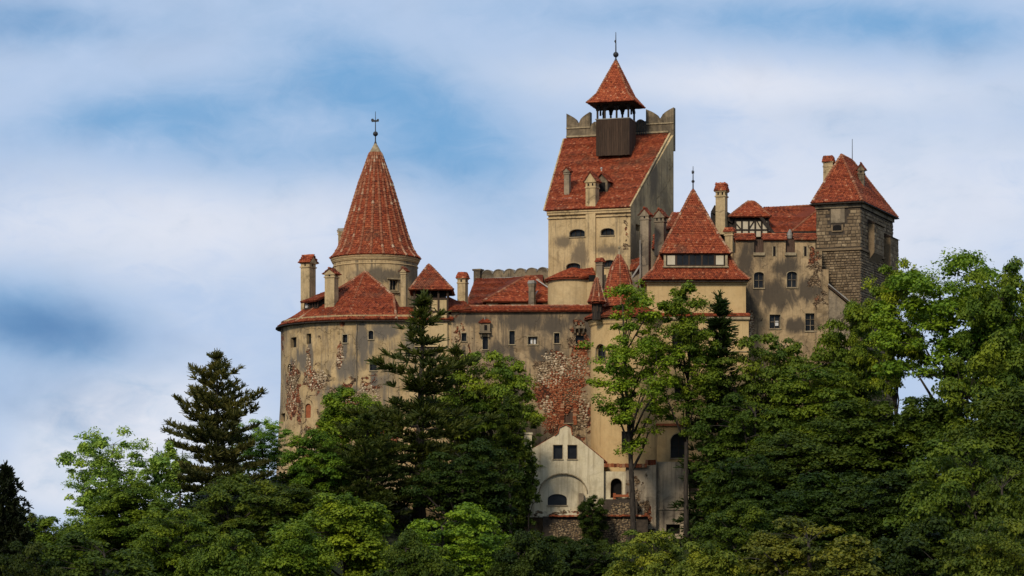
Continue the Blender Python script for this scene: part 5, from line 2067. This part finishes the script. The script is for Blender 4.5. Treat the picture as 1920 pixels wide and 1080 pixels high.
# ------------------------------------------------------------------ white gabled entrance, gate wall, pier and rubble terrace
def build_entrance():
    Y = 288.0
    k = Y / F
    r = thing('entrance_house', (X(1060, Y), Y + 3, Z(968, Y)), 'white plastered entrance house with a stepped gable, two square windows and a blind arch', 'house')
    out = [(986, 970), (986, 848), (1004, 838), (1040, 817), (1046, 812), (1048, 802), (1060, 796), (1070, 801), (1073, 816), (1088, 826), (1132, 862), (1132, 970)]
    mb = MB()
    mb.extrude([P(u, v, Y) for u, v in out], Vector((0, 7, 0)))
    wall = part(r, 'wall', mb, M['white'])
    op = Openings(r, wall, .5)
    for u in (1046, 1073):
        op.add((X(u, Y), Y, Z(847.5, Y)), (0, -1), 17 * k, 26 * k, None, None, None, .05)
    # blind arch: a shallow recess with a dark lunette inside
    R = 44 * k
    cx, z0 = X(1056, Y), Z(958, Y)
    zs = Z(925, Y)
    pts = [Vector((cx - R, Y - .3, z0)), Vector((cx + R, Y - .3, z0))] + [Vector((cx + R * math.cos(math.radians(t)), Y - .3, zs + R * .82 * math.sin(math.radians(t)))) for t in range(0, 181, 10)]
    op.c.extrude(pts, Vector((0, .3 + .22, 0)))
    op.done()
    op2 = Openings(r, wall, .45)
    op2.add((X(1045, Y), Y + .22, Z(936.5, Y)), (0, -1), 36 * k, 21 * k, 'seg', None, None, 0, sill=True)
    op2.done()
    mb = MB()
    prev = None
    for t in range(0, 181, 10):
        p = Vector((cx + (R + .06) * math.cos(math.radians(t)), Y - .03, zs + (R * .82 + .06) * math.sin(math.radians(t))))
        if prev is not None:
            mb.bar(prev, p, .12, .16, up=Vector((0, 1, 0)))
        prev = p
    part(r, 'arch_moulding', mb, M['trim'])
    for side, a, b in ((-1, (980, 853), (1042, 817)), (1, (1078, 818), (1138, 867))):
        mb = MB()
        A_, B_ = P(*a, Y + .15), P(*b, Y + .15)
        lo, hi = (A_, B_) if side < 0 else (B_, A_)
        tile_face(mb, [lo, lo + Vector((0, 7, 0)), hi + Vector((0, 7, 0)), hi], thick=.1)
        part(r, 'roof', mb, M['tile_dark'])
    mb = MB()
    for (u0, v0), (u1, v1) in zip([(1040, 817), (1046, 812), (1048, 802), (1060, 796), (1070, 801)], [(1046, 812), (1048, 802), (1060, 796), (1070, 801), (1073, 816)]):
        mb.bar(P(u0, v0, Y + .3), P(u1, v1, Y + .3), .9, .10)
    part(r, 'gable_coping', mb, M['brick'])
    mb = MB()
    mb.prism([(X(983, Y), Y - .12), (X(997, Y), Y - .12), (X(997, Y), Y + .8), (X(983, Y), Y + .8)], Z(905, Y), Z(815, Y))
    mb.prism([(X(981, Y), Y - .2), (X(999, Y), Y - .2), (X(999, Y), Y + .9), (X(981, Y), Y + .9)], Z(815, Y), Z(811, Y))
    part(r, 'pilaster', mb, M['white'])
    mb = MB()
    mb.prism([(X(1085, Y), Y - .55), (X(1094, Y), Y - .55), (X(1094, Y), Y + .4), (X(1085, Y), Y + .4)], Z(985, Y), Z(925, Y))
    part(r, 'chimney_stub', mb, M['chimney_old'])


build_entrance()


def build_gate_wall():
    Y = 288.6
    k = Y / F
    r = thing('gate_wall', (X(1170, Y), Y, Z(985, Y)), 'cream gate wall with a dark arched doorway and brick capping, beside the white entrance house', 'wall')
    mb = MB()
    mb.prism([(X(1130.5, Y), Y), (X(1174, Y), Y), (X(1174, Y), Y + 1.2), (X(1130.5, Y), Y + 1.2)], Z(985, Y), Z(884, Y))
    wall = part(r, 'wall', mb, M['white'])
    op = Openings(r, wall, .8)
    op.add((X(1155.5, Y), Y, Z(915, Y)), (0, -1), 21 * k, 36 * k, 'round', None, None, .05, sill=False, pane='dark', name='doorway')
    op.done()
    for (u0, u1, v) in ((1100, 1130, 891), (1130, 1216, 873)):
        mb = MB()
        for i in range(int((u1 - u0) * k / .3)):
            mb.box((X(u0, Y) + (i + .5) * .3, Y - .2 + RT.uniform(-.03, .03), Z(v, Y) + RT.uniform(-.03, .03)), Vector((.135, 0, 0)), Vector((0, .3, 0)), UP * .2, tint=RT.random())
        part(r, 'brick_capping', mb, M['brick'])
    mb = MB()
    a = [P(1174, 876, Y - .02), P(1230, 872, Y - .02), P(1230, 992, Y - .02), P(1170, 992, Y - .02)]
    mb.extrude(a, Vector((0, 1.5, 0)))
    part(r, 'stained_flank', mb, M['pier'])
    mb = MB()
    mb.prism([(X(1149, Y), Y - .9), (X(1154, Y), Y - .9), (X(1154, Y), Y - .6), (X(1149, Y), Y - .6)], Z(985, Y), Z(925, Y))
    mb.box((X(1164, Y), Y - .75, Z(930, Y)), Vector((.8, 0, 0)), Vector((0, .25, 0)), UP * .13)
    part(r, 'gate_post', mb, M['brick'])


build_gate_wall()


def build_pier():
    Y = 289.4
    k = Y / F
    r = thing('buttress_pier', (X(1258, Y), Y, Z(1000, Y)), 'pale streaky buttress pier with a dark low doorway, behind the dark tree trunk', 'wall')
    mb = MB()
    mb.prism([(X(1228, Y), Y), (X(1292, Y), Y), (X(1292, Y), Y + 2), (X(1228, Y), Y + 2)], Z(1010, Y), Z(866, Y))
    wall = part(r, 'wall', mb, M['pier'])
    op = Openings(r, wall, .7)
    op.add((X(1262, Y), Y, Z(992, Y)), (0, -1), 26 * k, 18 * k, None, None, None, 0, sill=False, pane='dark', name='doorway')
    op.done()
    mb = MB()
    mb.prism([(X(1225, Y), Y - .45), (X(1231, Y), Y - .45), (X(1231, Y), Y + .2), (X(1225, Y), Y + .2)], Z(1010, Y), Z(864, Y))
    mb.prism([(X(1284, Y), Y - .4), (X(1291, Y), Y - .4), (X(1291, Y), Y + .2), (X(1284, Y), Y + .2)], Z(1010, Y), Z(845, Y))
    mb.box((X(1256, Y), Y - .05, Z(955, Y)), Vector((1.6, 0, 0)), Vector((0, .09, 0)), UP * .07)
    part(r, 'edge_rib', mb, M['pier'])
    for (u0, u1, v) in ((1210, 1230, 867), (1286, 1312, 868)):
        mb = MB()
        for i in range(int((u1 - u0) * k / .28)):
            mb.box((X(u0, Y) + (i + .5) * .28, Y - .25 + RT.uniform(-.03, .03), Z(v, Y) + RT.uniform(-.03, .03)), Vector((.125, 0, 0)), Vector((0, .3, 0)), UP * .28, tint=RT.random())
        part(r, 'brick_cap', mb, M['brick'])
    mb = MB()
    mb.prism([(X(1292, Y), Y + .1), (X(1330, Y), Y + .1), (X(1330, Y), Y + 2), (X(1292, Y), Y + 2)], Z(1010, Y), Z(872, Y))
    part(r, 'rubble_flank', mb, M['mortar'])
    stones(r, [(1310, 950, 18, 40)], lambda u, v: (P(u, v, Y + .1), Vector((0, -1, 0))), 'rubble', 90, (.12, .22), 31)


build_pier()


def build_terrace():
    Y = 286.8
    r = thing('rubble_terrace', (X(1110, Y), Y, 2), 'dark rubble stone terrace wall below the white entrance house', 'wall')
    mb = MB()
    mb.prism([(X(1018, Y), Y), (X(1215, Y), Y), (X(1215, Y), Y + 2.2), (X(1018, Y), Y + 2.2)], 0.5, Z(968, Y))
    mb.prism([(X(1130, Y), Y + .003), (X(1195, Y), Y + .003), (X(1195, Y), Y + 1.6), (X(1130, Y), Y + 1.6)], Z(970, Y), Z(936, Y))
    part(r, 'wall', mb, M['mortar'])
    stones(r, [(1070, 995, 52, 26), (1165, 975, 36, 42), (1125, 1010, 60, 20)], lambda u, v: (P(u, v, Y), Vector((0, -1, 0))), 'ashlar', 520, (.13, .25), 41)
    mb = MB()
    for i in range(36):
        mb.box((X(1032, Y) + i * .3, Y - .15, Z(967, Y) + RT.uniform(-.04, .04)), Vector((.14, 0, 0)), Vector((0, .3, 0)), UP * .09, tint=RT.random())
    part(r, 'brick_edge', mb, M['brick'])


build_terrace()
# ------------------------------------------------------------------ trees
def leaves_mesh(name, C_, Nn, size, tint, mat, rng, aspect=0.62):
    """one small folded leaf-spray face per centre"""
    n = len(C_)
    t = rng.normal(size=(n, 3))
    a = np.cross(Nn, t)
    a /= np.linalg.norm(a, axis=1, keepdims=True) + 1e-9
    b = np.cross(Nn, a)
    s = size[:, None]
    fold = Nn * s * rng.uniform(-0.25, 0.25, (n, 1))
    v = np.empty((n, 4, 3))
    v[:, 0] = C_ - a * s
    v[:, 1] = C_ + b * s * aspect + fold
    v[:, 2] = C_ + a * s
    v[:, 3] = C_ - b * s * aspect + fold
    return quads_mesh(name, v.reshape(-1, 3), tint, mat)


def quads_mesh(name, v, tint, mat):
    n = len(v) // 4
    me = bpy.data.meshes.new(name)
    me.vertices.add(4 * n)
    me.vertices.foreach_set('co', v.astype(np.float32).ravel())
    me.loops.add(4 * n)
    me.loops.foreach_set('vertex_index', np.arange(4 * n, dtype=np.int32))
    me.polygons.add(n)
    me.polygons.foreach_set('loop_start', np.arange(0, 4 * n, 4, dtype=np.int32))
    me.materials.append(mat)
    me.update(calc_edges=True)
    at = me.attributes.new('tint', 'FLOAT', 'FACE')
    at.data.foreach_set('value', tint.astype(np.float32))
    return me


def unit(v):
    return v / (np.linalg.norm(v, axis=-1, keepdims=True) + 1e-9)


def broadleaf(seed, H, R, base, ncl, nleaf, flat=0.55, leaf=0.26, clump=(0.15, 0.27), limbs=10, trunk_r=0.028, shell=0.45, fork=None, top_bias=0.0, pinch=1.0):
    rng = np.random.default_rng(seed)
    ch = (H - base) / 2
    lob = unit(rng.normal(size=(7, 3)))
    la = rng.uniform(0.12, 0.42, 7)
    cl, k = [], 0
    while len(cl) < ncl and k < ncl * 60:
        k += 1
        d = unit(rng.normal(size=3))
        f = rng.uniform(shell ** 2, 1) ** 0.5
        m = 0.70 + sum(la[i] * max(0, d @ lob[i]) ** 5 for i in range(7))
        z = base + ch + d[2] * f * ch * (0.86 + 0.14 * m)
        t = (z - base) / (H - base)
        w = 1.0 if pinch == 1.0 else pinch + (1 - pinch) * math.sin(math.pi * min(1, max(0, t)) ** 0.8)
        p = np.array([d[0] * f * R * m * w, d[1] * f * R * m * w, min(z, H * 0.985)])
        if top_bias and rng.random() < top_bias * (1 - t):
            continue
        rc = R * rng.uniform(*clump)
        if any(np.linalg.norm((p - q) * np.array([1, 1, 1.5])) < 0.55 * (rc + r2) for q, r2 in cl):
            if rng.random() < 0.8:
                continue
        cl.append((p, rc))
    cp = np.array([c[0] for c in cl])
    cr = np.array([c[1] for c in cl])
    per = np.maximum(25, (nleaf * (cr / cr.mean()) ** 2 * rng.uniform(0.45, 1.5, len(cl)))).astype(int)
    idx = np.repeat(np.arange(len(cl)), per)
    n = len(idx)
    d = unit(rng.normal(size=(n, 3)))
    rad = rng.uniform(0.15, 1.0, n) ** 0.55
    lumps = 1 + 0.55 * np.sin(d[:, 0] * 5 + idx * 1.3) * np.cos(d[:, 1] * 6 + idx * 2.1) * np.cos(d[:, 2] * 4 + idx)
    off = d * (rad * cr[idx] * lumps)[:, None] * np.stack([rng.uniform(.85, 1.4, len(cl))[idx], rng.uniform(.85, 1.4, len(cl))[idx], flat * rng.uniform(.7, 1.35, len(cl))[idx]], 1)
    off[:, 2] -= 0.18 * (off[:, 0] ** 2 + off[:, 1] ** 2) / (cr[idx] + 1e-6)
    C_ = cp[idx] + off
    Nn = unit(d * 0.55 + np.array([0, 0, 0.75]) + rng.normal(size=(n, 3)) * 0.42)
    ctint = rng.normal(0.5, 0.18, len(cl))
    tint = np.clip(ctint[idx] + rng.normal(0, 0.13, n), 0, 1)
    size = leaf * rng.uniform(0.55, 1.35, n) * rng.uniform(0.72, 1.35, len(cl))[idx]
    crown = leaves_mesh('crown', C_, Nn, size, tint, M['leaf'], rng)
    # trunk, limbs and branches
    mb = MB()
    top = H * 0.86
    ph = rng.uniform(0, 6)
    wob = R * 0.09

    def tp(z):
        t = z / H
        return Vector((wob * math.sin(ph + 3.2 * t) - wob * math.sin(ph), wob * math.cos(ph * 1.7 + 2.6 * t) - wob * math.cos(ph * 1.7), z))
    zs = np.linspace(0, top, 10)
    r0 = H * trunk_r
    mb.tube([tp(z) for z in zs], [r0 * (1.35 if i == 0 else 1) * (1 - 0.82 * z / top) + 0.02 for i, z in enumerate(zs)], 7)
    order = rng.permutation(len(cl))
    tips = order[:limbs]
    segs = []
    for i in tips:
        p = Vector(cp[i])
        hz = max(base * 0.55, min(top * 0.92, p.z - (0.35 + 0.5 * rng.random()) * math.hypot(p.x, p.y) - 0.1 * H))
        a = tp(hz)
        m1 = a.lerp(p, 0.4) + Vector((0, 0, 0.06 * H * rng.uniform(-0.2, 1))) + Vector(rng.normal(size=3) * 0.03 * R)
        m2 = a.lerp(p, 0.72) + Vector((0, 0, 0.03 * H))
        rr = r0 * (1 - 0.8 * hz / top) * 0.62 + 0.015
        mb.tube([a, m1, m2, p], [rr, rr * .72, rr * .45, rr * .15 + .008], 5)
        segs += [(a.lerp(m1, .6), rr * .6), (m1, rr * .6), (m1.lerp(m2, .5), rr * .5), (m2, rr * .4)]
    for z in np.linspace(base, top, 6):
        segs.append((tp(z), r0 * (1 - 0.82 * z / top) * .6))
    for i in order[limbs:]:
        p = Vector(cp[i])
        a, ra = min(segs, key=lambda s: (s[0] - p).length + max(0, s[0].z - p.z) * 1.5)
        rr = min(ra * 0.6, 0.07) + 0.008
        mid = a.lerp(p, 0.55) + Vector(rng.normal(size=3) * 0.05 * R)
        mb.tube([a, mid, p], [rr, rr * .6, .010], 4, cap=False)
    mb.smooth = True
    trunk = mb.mesh('trunk', [M['bark']])
    return crown, trunk, H, R


def blades(name, P_, D, L, w, spread, k, tint, mat, rng):
    """tufts of needles: k thin blades fanning out of every tuft point P_ about direction D"""
    n = len(P_)
    idx = np.repeat(np.arange(n), k)
    dv = unit(D[idx] + rng.normal(size=(n * k, 3)) * spread)
    p0 = P_[idx] + rng.normal(size=(n * k, 3)) * 0.05
    Lk = L[idx] * rng.uniform(0.6, 1.15, n * k)
    side = unit(np.cross(dv, rng.normal(size=(n * k, 3))))
    v = np.empty((n * k, 4, 3))
    v[:, 0] = p0 - side * w * 0.6
    v[:, 1] = p0 + side * w * 0.6
    v[:, 2] = p0 + dv * Lk[:, None] + side * w * 0.35
    v[:, 3] = p0 + dv * Lk[:, None] - side * w * 0.35
    return quads_mesh(name, v.reshape(-1, 3), np.clip(tint[idx] + rng.normal(0, 0.1, n * k), 0, 1), mat)


def conifer(seed, H, R, base, whorls, arms, env, droop, tuft_step, L, k, spread=0.5, w=0.075, up=0.5, gap=0.15, tup=None, side=1.0):
    tup = up if tup is None else tup
    rng = np.random.default_rng(seed)
    pts, dirs, lens, tn = [], [], [], []
    mb = MB()
    r0 = H * 0.017
    lean = rng.normal(size=2) * 0.012 * H
    tp = lambda z: np.array([lean[0] * (z / H) ** 2, lean[1] * (z / H) ** 2, z])
    zs = np.linspace(0, H * 0.98, 8)
    mb.tube([Vector(tp(z)) for z in zs], [r0 * (1.3 if i == 0 else 1) * (1 - z / H) + 0.025 for i, z in enumerate(zs)], 7)
    for i in range(whorls):
        t = i / (whorls - 1)
        z0 = base + (H * 0.965 - base) * t ** 0.92
        na = max(3, int(round(arms * (1 - 0.35 * t))))
        a0 = rng.uniform(0, 6.28)
        ct = rng.normal(0.5, 0.1)
        for j in range(na):
            if rng.random() < gap:
                continue
            a = a0 + 6.283 * j / na + rng.normal(0, 0.28)
            Lb = R * env(t) * rng.uniform(0.62, 1.12)
            z = z0 + rng.normal(0, H * 0.008)
            o = np.array([math.cos(a), math.sin(a), 0.0])
            sd = np.array([-o[1], o[0], 0.0])
            p0 = tp(z)
            rise = droop(t)
            q = lambda s: p0 + o * (Lb * s) + np.array([0, 0, Lb * (rise * s + up * 0.35 * s * s)])
            rr = 0.010 + 0.012 * Lb
            mb.tube([Vector(q(0)), Vector(q(.5)), Vector(q(1))], [rr, rr * .7, .008], 4, cap=False)
            m = max(2, int(Lb / tuft_step))
            for s_ in np.linspace(0.22, 1.0, m):
                wid = side * (0.30 * Lb * (1.05 - s_) + 0.12)
                for sgn in (-1, 0, 1):
                    if sgn and s_ > 0.96:
                        continue
                    reps = 1 if sgn == 0 else max(1, int(wid / tuft_step))
                    for g in range(reps):
                        f = (g + 1) / reps
                        c = q(s_) + sd * sgn * wid * f + o * 0.18 * f * abs(sgn) * Lb * .4 + rng.normal(size=3) * 0.06
                        c[2] += 0.10 * f * abs(sgn)
                        dd = unit(o * 0.8 + sd * sgn * 0.5 + np.array([0, 0, tup]) + rng.normal(size=3) * 0.18)
                        pts.append(c)
                        dirs.append(dd)
                        lens.append(L * rng.uniform(0.8, 1.15))
                        tn.append(ct + rng.normal(0, 0.12))
    for s_ in np.linspace(0.93, 1.0, 5):
        pts.append(tp(H * s_))
        dirs.append(np.array([0, 0, 1.0]))
        lens.append(L)
        tn.append(.5)
    crown = blades('crown', np.array(pts), np.array(dirs), np.array(lens), w, spread, k, np.array(tn), M['needle'], rng)
    mb.smooth = True
    trunk = mb.mesh('trunk', [M['bark']])
    return crown, trunk, H, R


PROTO = {
    # dense round crowns reaching low
    'dense': broadleaf(11, 12, 4.6, 1.6, 150, 380, 0.55, 0.125, (.11, .23), 12),
    'dense2': broadleaf(12, 12, 4.8, 1.2, 160, 360, 0.50, 0.125, (.10, .22), 12, pinch=.8),
    'dense3': broadleaf(13, 12, 4.4, 1.8, 140, 400, 0.62, 0.12, (.12, .24), 11),
    # tufty, layered crowns
    'layered': broadleaf(14, 13, 5.0, 2.2, 150, 340, 0.34, 0.125, (.12, .24), 14, shell=.35),
    'layered2': broadleaf(15, 13, 5.2, 1.8, 165, 330, 0.36, 0.12, (.10, .22), 14, shell=.35),
    # open crown carried on visible limbs
    'spreading': broadleaf(16, 17, 6.0, 8.6, 84, 360, 0.50, 0.125, (.11, .21), 16, .017, shell=.45),
    'spreading2': broadleaf(26, 17, 6.0, 7.6, 95, 360, 0.50, 0.125, (.10, .20), 16, .017, shell=.40),
    # tall, thin, airy
    'slender': broadleaf(17, 24, 4.0, 7.5, 110, 230, 0.62, 0.112, (.11, .22), 22, .0105, shell=.15, pinch=.85),
    'slender2': broadleaf(48, 24, 3.6, 9.5, 108, 300, 0.68, 0.112, (.11, .23), 22, .0105, shell=.15, pinch=.95),
    # light foliage with sky showing through
    'airy': broadleaf(19, 12, 4.8, 1.4, 140, 200, 0.62, 0.12, (.09, .18), 16, .013, shell=.3),
    'sapling': broadleaf(20, 9, 1.8, 1.2, 50, 110, 0.7, 0.13, (.16, .30), 9, .010, shell=.2),
    'pine': conifer(31, 18, 5.0, 1.5, 17, 6, lambda t: math.sin(min(1, (1.03 - t) / .62) * math.pi / 2) * (0.86 + 0.14 * math.sin(t * 25)), lambda t: 0.04 + 0.60 * t, 0.56, 0.74, 17, 0.42, 0.10, 0.35, .12, 1.5, .9),
    'pine2': conifer(32, 22, 5.2, 3.0, 19, 6, lambda t: (1.01 - t) ** 0.78 * (0.80 + 0.30 * math.sin(t * 23)), lambda t: -0.04 + 0.50 * t, 0.56, 0.74, 17, 0.46, 0.10, 0.40, .22, 1.2, .9),
    'spruce': conifer(33, 20, 3.0, 1.0, 26, 8, lambda t: (1.03 - t) ** 0.9 * (0.82 + 0.25 * math.sin(t * 31)), lambda t: -0.36 + 0.55 * t, 0.44, 0.55, 12, 0.5, 0.085, 0.15, 0.14, .45),
    'dark_fir': conifer(34, 14, 2.8, 0.6, 30, 10, lambda t: (1.03 - t) ** 0.6, lambda t: 0.15 + 0.3 * t, 0.36, 0.40, 13, 0.7, 0.09, 0.8, 0.05),
}
SPREAD = {}
for k_, (cr_, tr_, H_, R_) in PROTO.items():
    co = np.empty(len(cr_.vertices) * 3, dtype=np.float32)
    cr_.vertices.foreach_get('co', co)
    co = co.reshape(-1, 3)
    SPREAD[k_] = (float(np.percentile(np.abs(co[:, 0]), 98.5)), float(co[:, 2].max()))

GREEN = {  # darker greens put the dimness low on the slope into the leaf colour
    'mid': (0.086, 0.122, 0.0102),
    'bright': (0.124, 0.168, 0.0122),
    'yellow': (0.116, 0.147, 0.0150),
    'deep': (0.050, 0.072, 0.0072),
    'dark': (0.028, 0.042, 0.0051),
    'olive': (0.078, 0.101, 0.0106),
    'rusty': (0.087, 0.090, 0.0123),
    'light': (0.175, 0.245, 0.0380),
    'pine': (0.050, 0.054, 0.0113),
    'pine_grey': (0.071, 0.072, 0.0194),
    'spruce': (0.024, 0.036, 0.0072),
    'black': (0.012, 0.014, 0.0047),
}
ROT = random.Random(3)


def tree(kind, u, v, wpx, Y, green, label, name='broadleaf_tree', group='broadleaf trees on the castle hill', sink=0.0, rot=None):
    """u, v: top of the crown; wpx: crown width in the picture; Y: distance"""
    crown, trunk, H, R = PROTO[kind]
    hx, hz = SPREAD[kind]
    x = X(u, Y)
    zg = hill(x, Y) - 0.15 - sink
    h = Z(v, Y) - zg
    o = thing(name, (x, Y, zg), label, 'tree' if name != 'shrub' else 'shrub', group)
    o.scale = (wpx * Y / F / 2 / hx,) * 2 + (h / hz,)
    o.rotation_euler = (0, 0, ROT.uniform(0, 6.28) if rot is None else rot)
    for nm, me in (('trunk', trunk), ('crown', crown)):
        c = bpy.data.objects.new(nm, me)
        COL.objects.link(c)
        c.parent = o
        g = GREEN[green]
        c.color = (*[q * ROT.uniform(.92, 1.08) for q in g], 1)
    return o


CON = dict(name='pine_tree', group='conifers on the castle hill')
SPR = dict(name='spruce_tree', group='conifers on the castle hill')
# conifers
tree('pine', 408, 652, 180, 272, 'pine_grey', 'dark layered pine standing against the sky, away from the bastion, its top darkest', **CON)
tree('pine2', 786, 541, 250, 274, 'pine', 'tallest dark pine, its tip in front of the lookout house roof beside the bastion', **CON)
tree('pine2', 856, 640, 190, 291, 'pine', 'dark pine half hidden by a bright green tree, in front of the curtain wall', **CON)
tree('pine', 690, 770, 190, 268, 'pine', 'broad low dark pine in front of the bastion foot, under the tallest pine', **CON)
tree('spruce', 1354, 543, 180, 283, 'spruce', 'narrow dark pointed spruce in front of the gatehouse corner', **SPR)
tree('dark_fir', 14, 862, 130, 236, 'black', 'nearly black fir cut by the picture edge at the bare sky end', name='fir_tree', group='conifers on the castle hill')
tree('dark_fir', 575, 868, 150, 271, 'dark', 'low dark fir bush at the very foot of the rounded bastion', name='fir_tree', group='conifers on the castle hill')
# slender trees before the gatehouse
tree('slender', 1188, 522, 142, 281, 'bright', 'tall slender tree with airy green crown, in front of the yellow round tower', rot=1.0)
tree('slender2', 1288, 527, 130, 280, 'mid', 'tall slender tree with a dark bare forked trunk, in front of the gatehouse front', rot=4.0)
# bright trees in front of bastion and curtain wall
tree('layered', 930, 655, 210, 290, 'bright', 'bright green leafy tree in front of the long curtain wall', rot=.5)
tree('dense3', 655, 722, 150, 281, 'bright', 'bright green rounded tree in front of the bastion rubble patch')
tree('slender2', 958, 738, 84, 280, 'deep', 'thin deep green tree just beside the white gabled entrance house')
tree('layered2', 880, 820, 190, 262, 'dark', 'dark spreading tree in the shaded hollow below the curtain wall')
tree('dense2', 600, 800, 130, 268, 'mid', 'small mid green tree at the foot of the bastion corner')
# towards the open sky
tree('airy', 193, 797, 168, 262, 'light', 'pale sunlit leafy tree with sky through its crown, beyond the lone layered pine', rot=.8)
tree('sapling', 298, 824, 62, 268, 'light', 'thin pale sapling between the pale leafy tree and the layered pine')
tree('sapling', 338, 835, 56, 276, 'light', 'small pale sapling half behind the layered pine')
tree('airy', 495, 782, 110, 284, 'light', 'pale tree peeping out behind the layered pine beside the bastion')
tree('dense', 245, 900, 170, 254, 'mid', 'mid green tree at the foot of the pale leafy tree')
tree('dense3', 90, 965, 150, 246, 'mid', 'rounded green tree beside the nearly black fir')
tree('dense2', 62, 958, 60, 266, 'olive', 'small olive tree crown peeping out behind the nearly black fir')
# slope in front, open end
tree('dense2', 430, 882, 190, 250, 'olive', 'olive green rounded tree below the layered pine')
tree('dense', 535, 905, 180, 256, 'deep', 'deep green tree below the bastion, beside the olive green rounded tree')
tree('layered', 330, 950, 220, 238, 'mid', 'mid green layered tree low on the slope under the layered pine')
tree('layered2', 170, 995, 260, 226, 'deep', 'deep green layered tree at the lower picture edge beneath the pale leafy tree')
tree('dense3', 420, 990, 190, 218, 'olive', 'olive tree at the lower picture edge below the layered pine')
tree('layered', 40, 1010, 200, 218, 'dark', 'dark layered tree at the lower corner under the nearly black fir')
tree('dense', 545, 975, 170, 228, 'mid', 'mid green tree at the lower picture edge below the bastion foot')
# slope in front, middle
tree('dense3', 655, 922, 235, 236, 'bright', 'large bright tufted tree low in the middle of the slope, below the tallest pine', rot=2.0)
tree('layered2', 856, 940, 240, 230, 'bright', 'large bright layered tree low on the slope, below the curtain wall', rot=.3)
tree('dense2', 765, 985, 170, 222, 'deep', 'deep green tree between the two large bright trees low on the slope')
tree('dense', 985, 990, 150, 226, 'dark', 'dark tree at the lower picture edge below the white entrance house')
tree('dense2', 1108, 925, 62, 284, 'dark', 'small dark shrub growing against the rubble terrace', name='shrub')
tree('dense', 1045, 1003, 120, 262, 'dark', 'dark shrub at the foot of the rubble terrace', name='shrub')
tree('layered', 1215, 990, 230, 222, 'yellow', 'yellow green tree at the lower picture edge below the slender trees', rot=1.4)
tree('dense3', 1335, 1012, 180, 214, 'yellow', 'low yellow green tree beside the rusty tinted tree at the lower edge')
tree('layered2', 1515, 965, 300, 216, 'rusty', 'rusty tinted spreading tree at the lower picture edge below the dark wood', rot=2.2)
tree('dense2', 1385, 930, 170, 246, 'deep', 'deep green tree beside the buttress pier, under the spruce')
# big mass below the battlemented wing and the stone tower
tree('layered', 1452, 622, 215, 283, 'olive', 'olive green tree topping out just below the battlemented wing windows', rot=.2)
tree('layered2', 1590, 562, 150, 285, 'mid', 'green tree standing against the foot of the stone tower')
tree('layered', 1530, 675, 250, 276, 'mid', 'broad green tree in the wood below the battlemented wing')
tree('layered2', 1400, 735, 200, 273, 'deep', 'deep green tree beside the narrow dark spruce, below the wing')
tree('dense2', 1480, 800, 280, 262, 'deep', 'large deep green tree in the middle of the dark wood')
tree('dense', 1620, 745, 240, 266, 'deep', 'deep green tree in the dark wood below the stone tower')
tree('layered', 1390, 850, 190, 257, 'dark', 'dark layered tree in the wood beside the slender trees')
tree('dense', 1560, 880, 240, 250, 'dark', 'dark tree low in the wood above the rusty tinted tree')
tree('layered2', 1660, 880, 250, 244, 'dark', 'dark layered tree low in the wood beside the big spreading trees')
# tall trees beyond the stone tower
tree('spreading', 1790, 466, 290, 272, 'bright', 'biggest spreading tree with sky between its limbs, beyond the stone tower', rot=.4)
tree('spreading2', 1680, 482, 165, 279, 'bright', 'spreading tree with visible dark limbs, close beside the stone tower', rot=2.0)
tree('spreading2', 1890, 478, 190, 266, 'mid', 'spreading tree cut by the picture edge beyond the biggest spreading tree', rot=3.3)
tree('dense2', 1885, 610, 230, 258, 'mid', 'tall mid green tree at the picture edge, below the edge spreading tree')
tree('dense3', 1760, 740, 220, 262, 'deep', 'deep green tree under the biggest spreading tree')
tree('dense', 1880, 720, 240, 246, 'deep', 'deep green tree at the picture edge beneath the tall mid green tree')
tree('layered', 1800, 820, 300, 236, 'olive', 'large olive tree low beneath the biggest spreading tree', rot=1.1)
tree('layered2', 1895, 850, 220, 226, 'deep', 'deep green layered tree at the lower picture edge corner')
tree('dense2', 1720, 960, 270, 220, 'dark', 'dark tree at the lower picture edge under the large olive tree')
tree('layered', 1860, 965, 250, 212, 'olive', 'olive layered tree filling the lower corner below the spreading trees')


tree('dense', 962, 905, 62, 286, 'deep', 'deep green shrub at the corner of the white entrance house', name='shrub')

tree('sapling', 990, 826, 46, 284, 'deep', 'thin dark sapling overlapping the side of the white entrance house', name='broadleaf_tree')
tree('dense2', 1080, 1006, 150, 252, 'dark', 'dark low tree below the rubble terrace, between the lower edge trees')


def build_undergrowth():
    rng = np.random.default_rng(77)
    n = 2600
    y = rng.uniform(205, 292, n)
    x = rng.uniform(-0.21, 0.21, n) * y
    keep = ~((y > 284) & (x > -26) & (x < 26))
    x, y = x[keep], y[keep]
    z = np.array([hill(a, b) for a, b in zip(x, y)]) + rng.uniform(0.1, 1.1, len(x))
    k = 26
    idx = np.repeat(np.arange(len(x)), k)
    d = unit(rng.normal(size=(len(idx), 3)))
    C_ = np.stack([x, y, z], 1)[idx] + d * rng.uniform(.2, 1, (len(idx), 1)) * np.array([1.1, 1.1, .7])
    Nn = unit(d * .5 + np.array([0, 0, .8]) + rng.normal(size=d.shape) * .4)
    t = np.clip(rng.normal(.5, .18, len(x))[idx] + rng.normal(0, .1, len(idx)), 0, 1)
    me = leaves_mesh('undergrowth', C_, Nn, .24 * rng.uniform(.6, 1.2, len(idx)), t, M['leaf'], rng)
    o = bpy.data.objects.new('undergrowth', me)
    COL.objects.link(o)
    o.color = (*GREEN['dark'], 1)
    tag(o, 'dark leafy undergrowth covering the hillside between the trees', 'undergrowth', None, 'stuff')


build_undergrowth()
